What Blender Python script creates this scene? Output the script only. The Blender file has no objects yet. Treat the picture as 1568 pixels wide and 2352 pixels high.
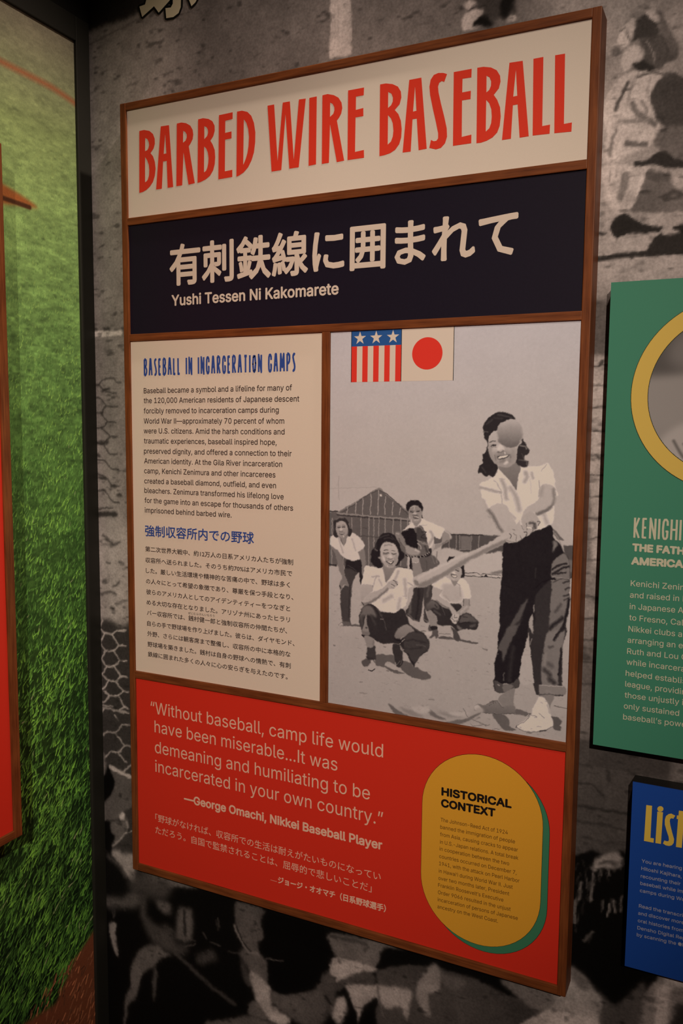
import bpy, bmesh, math, random
import numpy as np
from mathutils import Matrix, Vector

S = bpy.context.scene
COL = S.collection
Z0 = 0.62                      # height of the big panel's lower edge above the floor

# ------------------------------------------------------------------ camera
CAM_POS, CAM_AX = [[1.06677, -1.26284, 0.88508], [[0.899948, 0.435915, 0.008454], [-0.050695, 0.085361, 0.99506], [0.43304, -0.895931, 0.098919]]]
cam = bpy.data.cameras.new('camera')
cam.sensor_fit = 'VERTICAL'; cam.sensor_height = 36.0; cam.lens = 1919.84/2352*36
cam.clip_start = 0.02
cam.dof.use_dof = True; cam.dof.focus_distance = 1.42; cam.dof.aperture_fstop = 8.0
camo = bpy.data.objects.new('camera', cam); COL.objects.link(camo)
M = Matrix(CAM_AX).transposed().to_4x4()
M.translation = Vector(CAM_POS)+Vector((0, 0, Z0))
camo.matrix_world = M
S.camera = camo

# ------------------------------------------------------------------ light
S.view_settings.view_transform = 'Standard'; S.view_settings.look = 'None'
S.view_settings.exposure = 0.0; S.view_settings.gamma = 1.0; S.view_settings.use_curve_mapping = False
world = bpy.data.worlds.new('world'); S.world = world; world.use_nodes = True
bg = world.node_tree.nodes['Background']; bg.inputs[0].default_value = (1.0, .80, .62, 1); bg.inputs[1].default_value = 0.02

def spot(name, loc, aim, watts, size, blend, radius, color):
    l = bpy.data.lights.new(name, 'SPOT'); l.energy = watts; l.spot_size = math.radians(size); l.spot_blend = blend
    l.shadow_soft_size = radius; l.color = color
    o = bpy.data.objects.new(name, l); COL.objects.link(o)
    o.location = Vector(loc)+Vector((0, 0, Z0))
    d = Vector(aim)-Vector(loc); o.rotation_euler = d.to_track_quat('-Z', 'Y').to_euler()
    return o
WARM = (1.0, .79, .605)
spot('track_spotlight', (1.29, -1.24, 2.33), (.840, 0.0, 1.035), 35.3, 45.8, 1.0, .010, WARM)
spot('far_track_spotlight', (2.0, -3.4, 2.5), (.313, 0.0, .620), 401, 31.24, 1.0, .02, WARM)
spot('added_grass_wall_spot', (1.0, -.12, 2.4), (-.12, -.15, .98), 74, 42, 1.0, .03, WARM)  # spot added to brighten the grass wall, set to spare the panel

# ------------------------------------------------------------------ materials
def lin(v):
    v = np.asarray(v, float)/255.0
    return np.where(v <= .04045, v/12.92, ((v+.055)/1.055)**2.4)
def mat(name, col, rough=.6, spec=.3, grain=0.0, gscale=400):
    m = bpy.data.materials.new(name); m.use_nodes = True
    nt = m.node_tree; b = nt.nodes['Principled BSDF']
    b.inputs['Roughness'].default_value = rough; b.inputs['Specular IOR Level'].default_value = spec
    b.inputs['Base Color'].default_value = (*col, 1)
    if grain:
        n = nt.nodes.new('ShaderNodeTexNoise'); n.inputs['Scale'].default_value = gscale; n.inputs['Detail'].default_value = 2
        tc = nt.nodes.new('ShaderNodeTexCoord'); nt.links.new(tc.outputs['Object'], n.inputs['Vector'])
        r = nt.nodes.new('ShaderNodeMapRange'); r.inputs[1].default_value = .3; r.inputs[2].default_value = .7
        r.inputs[3].default_value = 1-grain; r.inputs[4].default_value = 1+grain
        nt.links.new(n.outputs[0], r.inputs[0])
        mx = nt.nodes.new('ShaderNodeVectorMath'); mx.operation = 'SCALE'; mx.inputs[0].default_value = col
        nt.links.new(r.outputs[0], mx.inputs['Scale']); nt.links.new(mx.outputs[0], b.inputs['Base Color'])
    return m
def print_mat(name, grain, gscale, rough=.6, spec=.10):
    """a printed picture: ink density stored per point, with paper grain"""
    m = bpy.data.materials.new(name); m.use_nodes = True
    nt = m.node_tree; b = nt.nodes['Principled BSDF']
    b.inputs['Roughness'].default_value = rough; b.inputs['Specular IOR Level'].default_value = spec
    a = nt.nodes.new('ShaderNodeAttribute'); a.attribute_name = 'ink'
    tc = nt.nodes.new('ShaderNodeTexCoord')
    n = nt.nodes.new('ShaderNodeTexNoise'); n.inputs['Scale'].default_value = gscale; n.inputs['Detail'].default_value = 3
    nt.links.new(tc.outputs['Object'], n.inputs['Vector'])
    r = nt.nodes.new('ShaderNodeMapRange'); r.inputs[1].default_value = .3; r.inputs[2].default_value = .7
    r.inputs[3].default_value = 1-grain; r.inputs[4].default_value = 1+grain
    nt.links.new(n.outputs[0], r.inputs[0])
    mx = nt.nodes.new('ShaderNodeVectorMath'); mx.operation = 'SCALE'
    nt.links.new(a.outputs['Color'], mx.inputs[0]); nt.links.new(r.outputs[0], mx.inputs['Scale'])
    nt.links.new(mx.outputs[0], b.inputs['Base Color'])
    return m
def wood_mat(name, axis):
    m = bpy.data.materials.new(name); m.use_nodes = True
    nt = m.node_tree; b = nt.nodes['Principled BSDF']
    b.inputs['Roughness'].default_value = .5; b.inputs['Specular IOR Level'].default_value = .22
    tc = nt.nodes.new('ShaderNodeTexCoord'); mp = nt.nodes.new('ShaderNodeMapping')
    sc = [90, 90, 90]; sc[axis] = 5; mp.inputs['Scale'].default_value = sc
    nt.links.new(tc.outputs['Object'], mp.inputs['Vector'])
    n = nt.nodes.new('ShaderNodeTexNoise'); n.inputs['Scale'].default_value = 2.2; n.inputs['Detail'].default_value = 6; n.inputs['Roughness'].default_value = .65
    nt.links.new(mp.outputs[0], n.inputs['Vector'])
    n2 = nt.nodes.new('ShaderNodeTexNoise'); n2.inputs['Scale'].default_value = 14; nt.links.new(tc.outputs['Object'], n2.inputs['Vector'])
    ad = nt.nodes.new('ShaderNodeMath'); ad.operation = 'MULTIPLY_ADD'; ad.inputs[1].default_value = .35
    nt.links.new(n2.outputs[0], ad.inputs[0]); nt.links.new(n.outputs[0], ad.inputs[2])
    cr = nt.nodes.new('ShaderNodeValToRGB'); e = cr.color_ramp.elements
    e[0].position = .42; e[0].color = (.085, .021, .007, 1); e[1].position = .92; e[1].color = (.27, .085, .026, 1)
    nt.links.new(ad.outputs[0], cr.inputs[0]); nt.links.new(cr.outputs[0], b.inputs['Base Color'])
    bp = nt.nodes.new('ShaderNodeBump'); bp.inputs['Strength'].default_value = .15; bp.inputs['Distance'].default_value = .001
    nt.links.new(n.outputs[0], bp.inputs['Height']); nt.links.new(bp.outputs[0], b.inputs['Normal'])
    return m
M_paper = mat('cream_board', (.80, .745, .69), .6, .2, .015, 700)
M_text_paper = mat('cream_text_board', (.80, .735, .665), .6, .2, .015, 700)
M_red = mat('red_board', (.72, .036, .019), .55, .25, .02, 700)
M_navy = mat('navy_board', (.0120, .0100, .0235), .5, .14, .05, 300)
M_title_red = mat('red_ink', (.82, .052, .026), .55, .2)
M_cream = mat('cream_ink', (.74, .66, .60), .6, .2)
M_rose = mat('pale_ink', (.86, .58, .47), .6, .2)
M_blue_ink = mat('blue_ink', (.032, .085, .40), .6, .2)
M_dark_ink = mat('dark_ink', (.045, .026, .026), .6, .2)
M_brown_ink = mat('brown_ink', (.10, .040, .012), .6, .2)
M_black_ink = mat('black_ink', (.012, .008, .008), .6, .2)
M_green = mat('green_board', (.055, .265, .185), .5, .25, .02, 700)
M_badge_green = mat('green_ink', (.05, .24, .14), .55, .2)
M_yellow = mat('yellow_ink', (.78, .41, .040), .55, .2, .02, 700)
M_ring = mat('yellow_ring_ink', (.70, .53, .125), .55, .2)
M_blue = mat('blue_board', (.012, .075, .43), .5, .25, .02, 700)
M_sage = mat('sage_ink', (.60, .62, .50), .6, .2)
M_list = mat('mustard_ink', (.80, .60, .10), .6, .2)
M_lilac = mat('lilac_ink', (.42, .46, .62), .6, .2)
M_flag_blue = mat('flag_blue_ink', (.025, .12, .43), .55, .2)
M_flag_red = mat('flag_red_ink', (.85, .05, .035), .55, .2)
M_flag_white = mat('flag_white_ink', (.80, .74, .69), .6, .2)
M_black = mat('black_edge', (.010, .010, .010), .5, .3)
M_trim = mat('charcoal_trim', (.022, .022, .019), .55, .3)
M_dark = mat('black_paint', (.012, .012, .011), .7, .2)
M_floor = mat('dark_carpet', (.035, .032, .03), .9, .1, .2, 200)
M_ceil = mat('dark_ceiling', (.02, .02, .02), .9, .1)
M_kan = mat('kanji_ink', (.85, .80, .62), .6, .2)
M_wood_v = wood_mat('walnut_upright', 2)
M_wood_h = wood_mat('walnut_crosspiece', 0)
M_wood_y = wood_mat('walnut_side_rail', 1)
M_mural = print_mat('mural_print', .16, 260)
M_photo = print_mat('photo_print', .02, 900)
M_grass = print_mat('grass_print', .12, 420)

# ------------------------------------------------------------------ object helpers
def link(name, me, parent=None, loc=None):
    o = bpy.data.objects.new(name, me); COL.objects.link(o)
    if parent is not None: o.parent = parent
    else: o.location = loc if loc is not None else (0, 0, Z0)
    return o
def tag(o, label, cat, group=None):
    o['label'] = label; o['category'] = cat
    if group: o['group'] = group
    return o
def structure(o): o['kind'] = 'structure'; return o
def thing(name, label, cat, loc):
    o = bpy.data.objects.new(name, None); COL.objects.link(o); o.location = loc; o.empty_display_size = .1
    return tag(o, label, cat)
def shift(me, off):
    me.transform(Matrix.Translation(-Vector(off))); return me
def box_mesh(name, a, b, m, bevel=0.0, seg=2):
    bm = bmesh.new(); bmesh.ops.create_cube(bm, size=1)
    for v in bm.verts:
        v.co = Vector([(a[i]+b[i])/2 + v.co[i]*(b[i]-a[i]) for i in range(3)])
    if bevel: bmesh.ops.bevel(bm, geom=list(bm.edges), offset=bevel, segments=seg, profile=.6, affect='EDGES')
    me = bpy.data.meshes.new(name); bm.to_mesh(me); bm.free(); me.materials.append(m)
    return me
def curve_mesh(name, contours, m, y, extrude=0.0):
    """flat filled shape (even-odd holes) standing upright in the plane y"""
    c = bpy.data.curves.new(name, 'CURVE'); c.dimensions = '2D'; c.fill_mode = 'BOTH'; c.extrude = extrude
    for p in contours:
        s = c.splines.new('POLY'); s.points.add(len(p)-1)
        for i, (a, b) in enumerate(p): s.points[i].co = (a, b, 0, 1)
        s.use_cyclic_u = True
    o = bpy.data.objects.new(name, c); COL.objects.link(o)
    dg = bpy.context.evaluated_depsgraph_get()
    me = bpy.data.meshes.new_from_object(o.evaluated_get(dg))
    bpy.data.objects.remove(o); bpy.data.curves.remove(c)
    me.transform(Matrix(((1, 0, 0, 0), (0, 0, -1, y), (0, 1, 0, 0), (0, 0, 0, 1))))
    me.materials.clear(); me.materials.append(m)
    return me
def join_meshes(name, meshes, mats):
    bm = bmesh.new()
    for k, me in enumerate(meshes):
        n = len(bm.faces); bm.from_mesh(me); bm.faces.ensure_lookup_table()
        for f in bm.faces[n:]: f.material_index = max(0, min(k, len(mats)-1))
        bpy.data.meshes.remove(me)
    me = bpy.data.meshes.new(name); bm.to_mesh(me); bm.free()
    for m in mats: me.materials.append(m)
    return me

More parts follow.
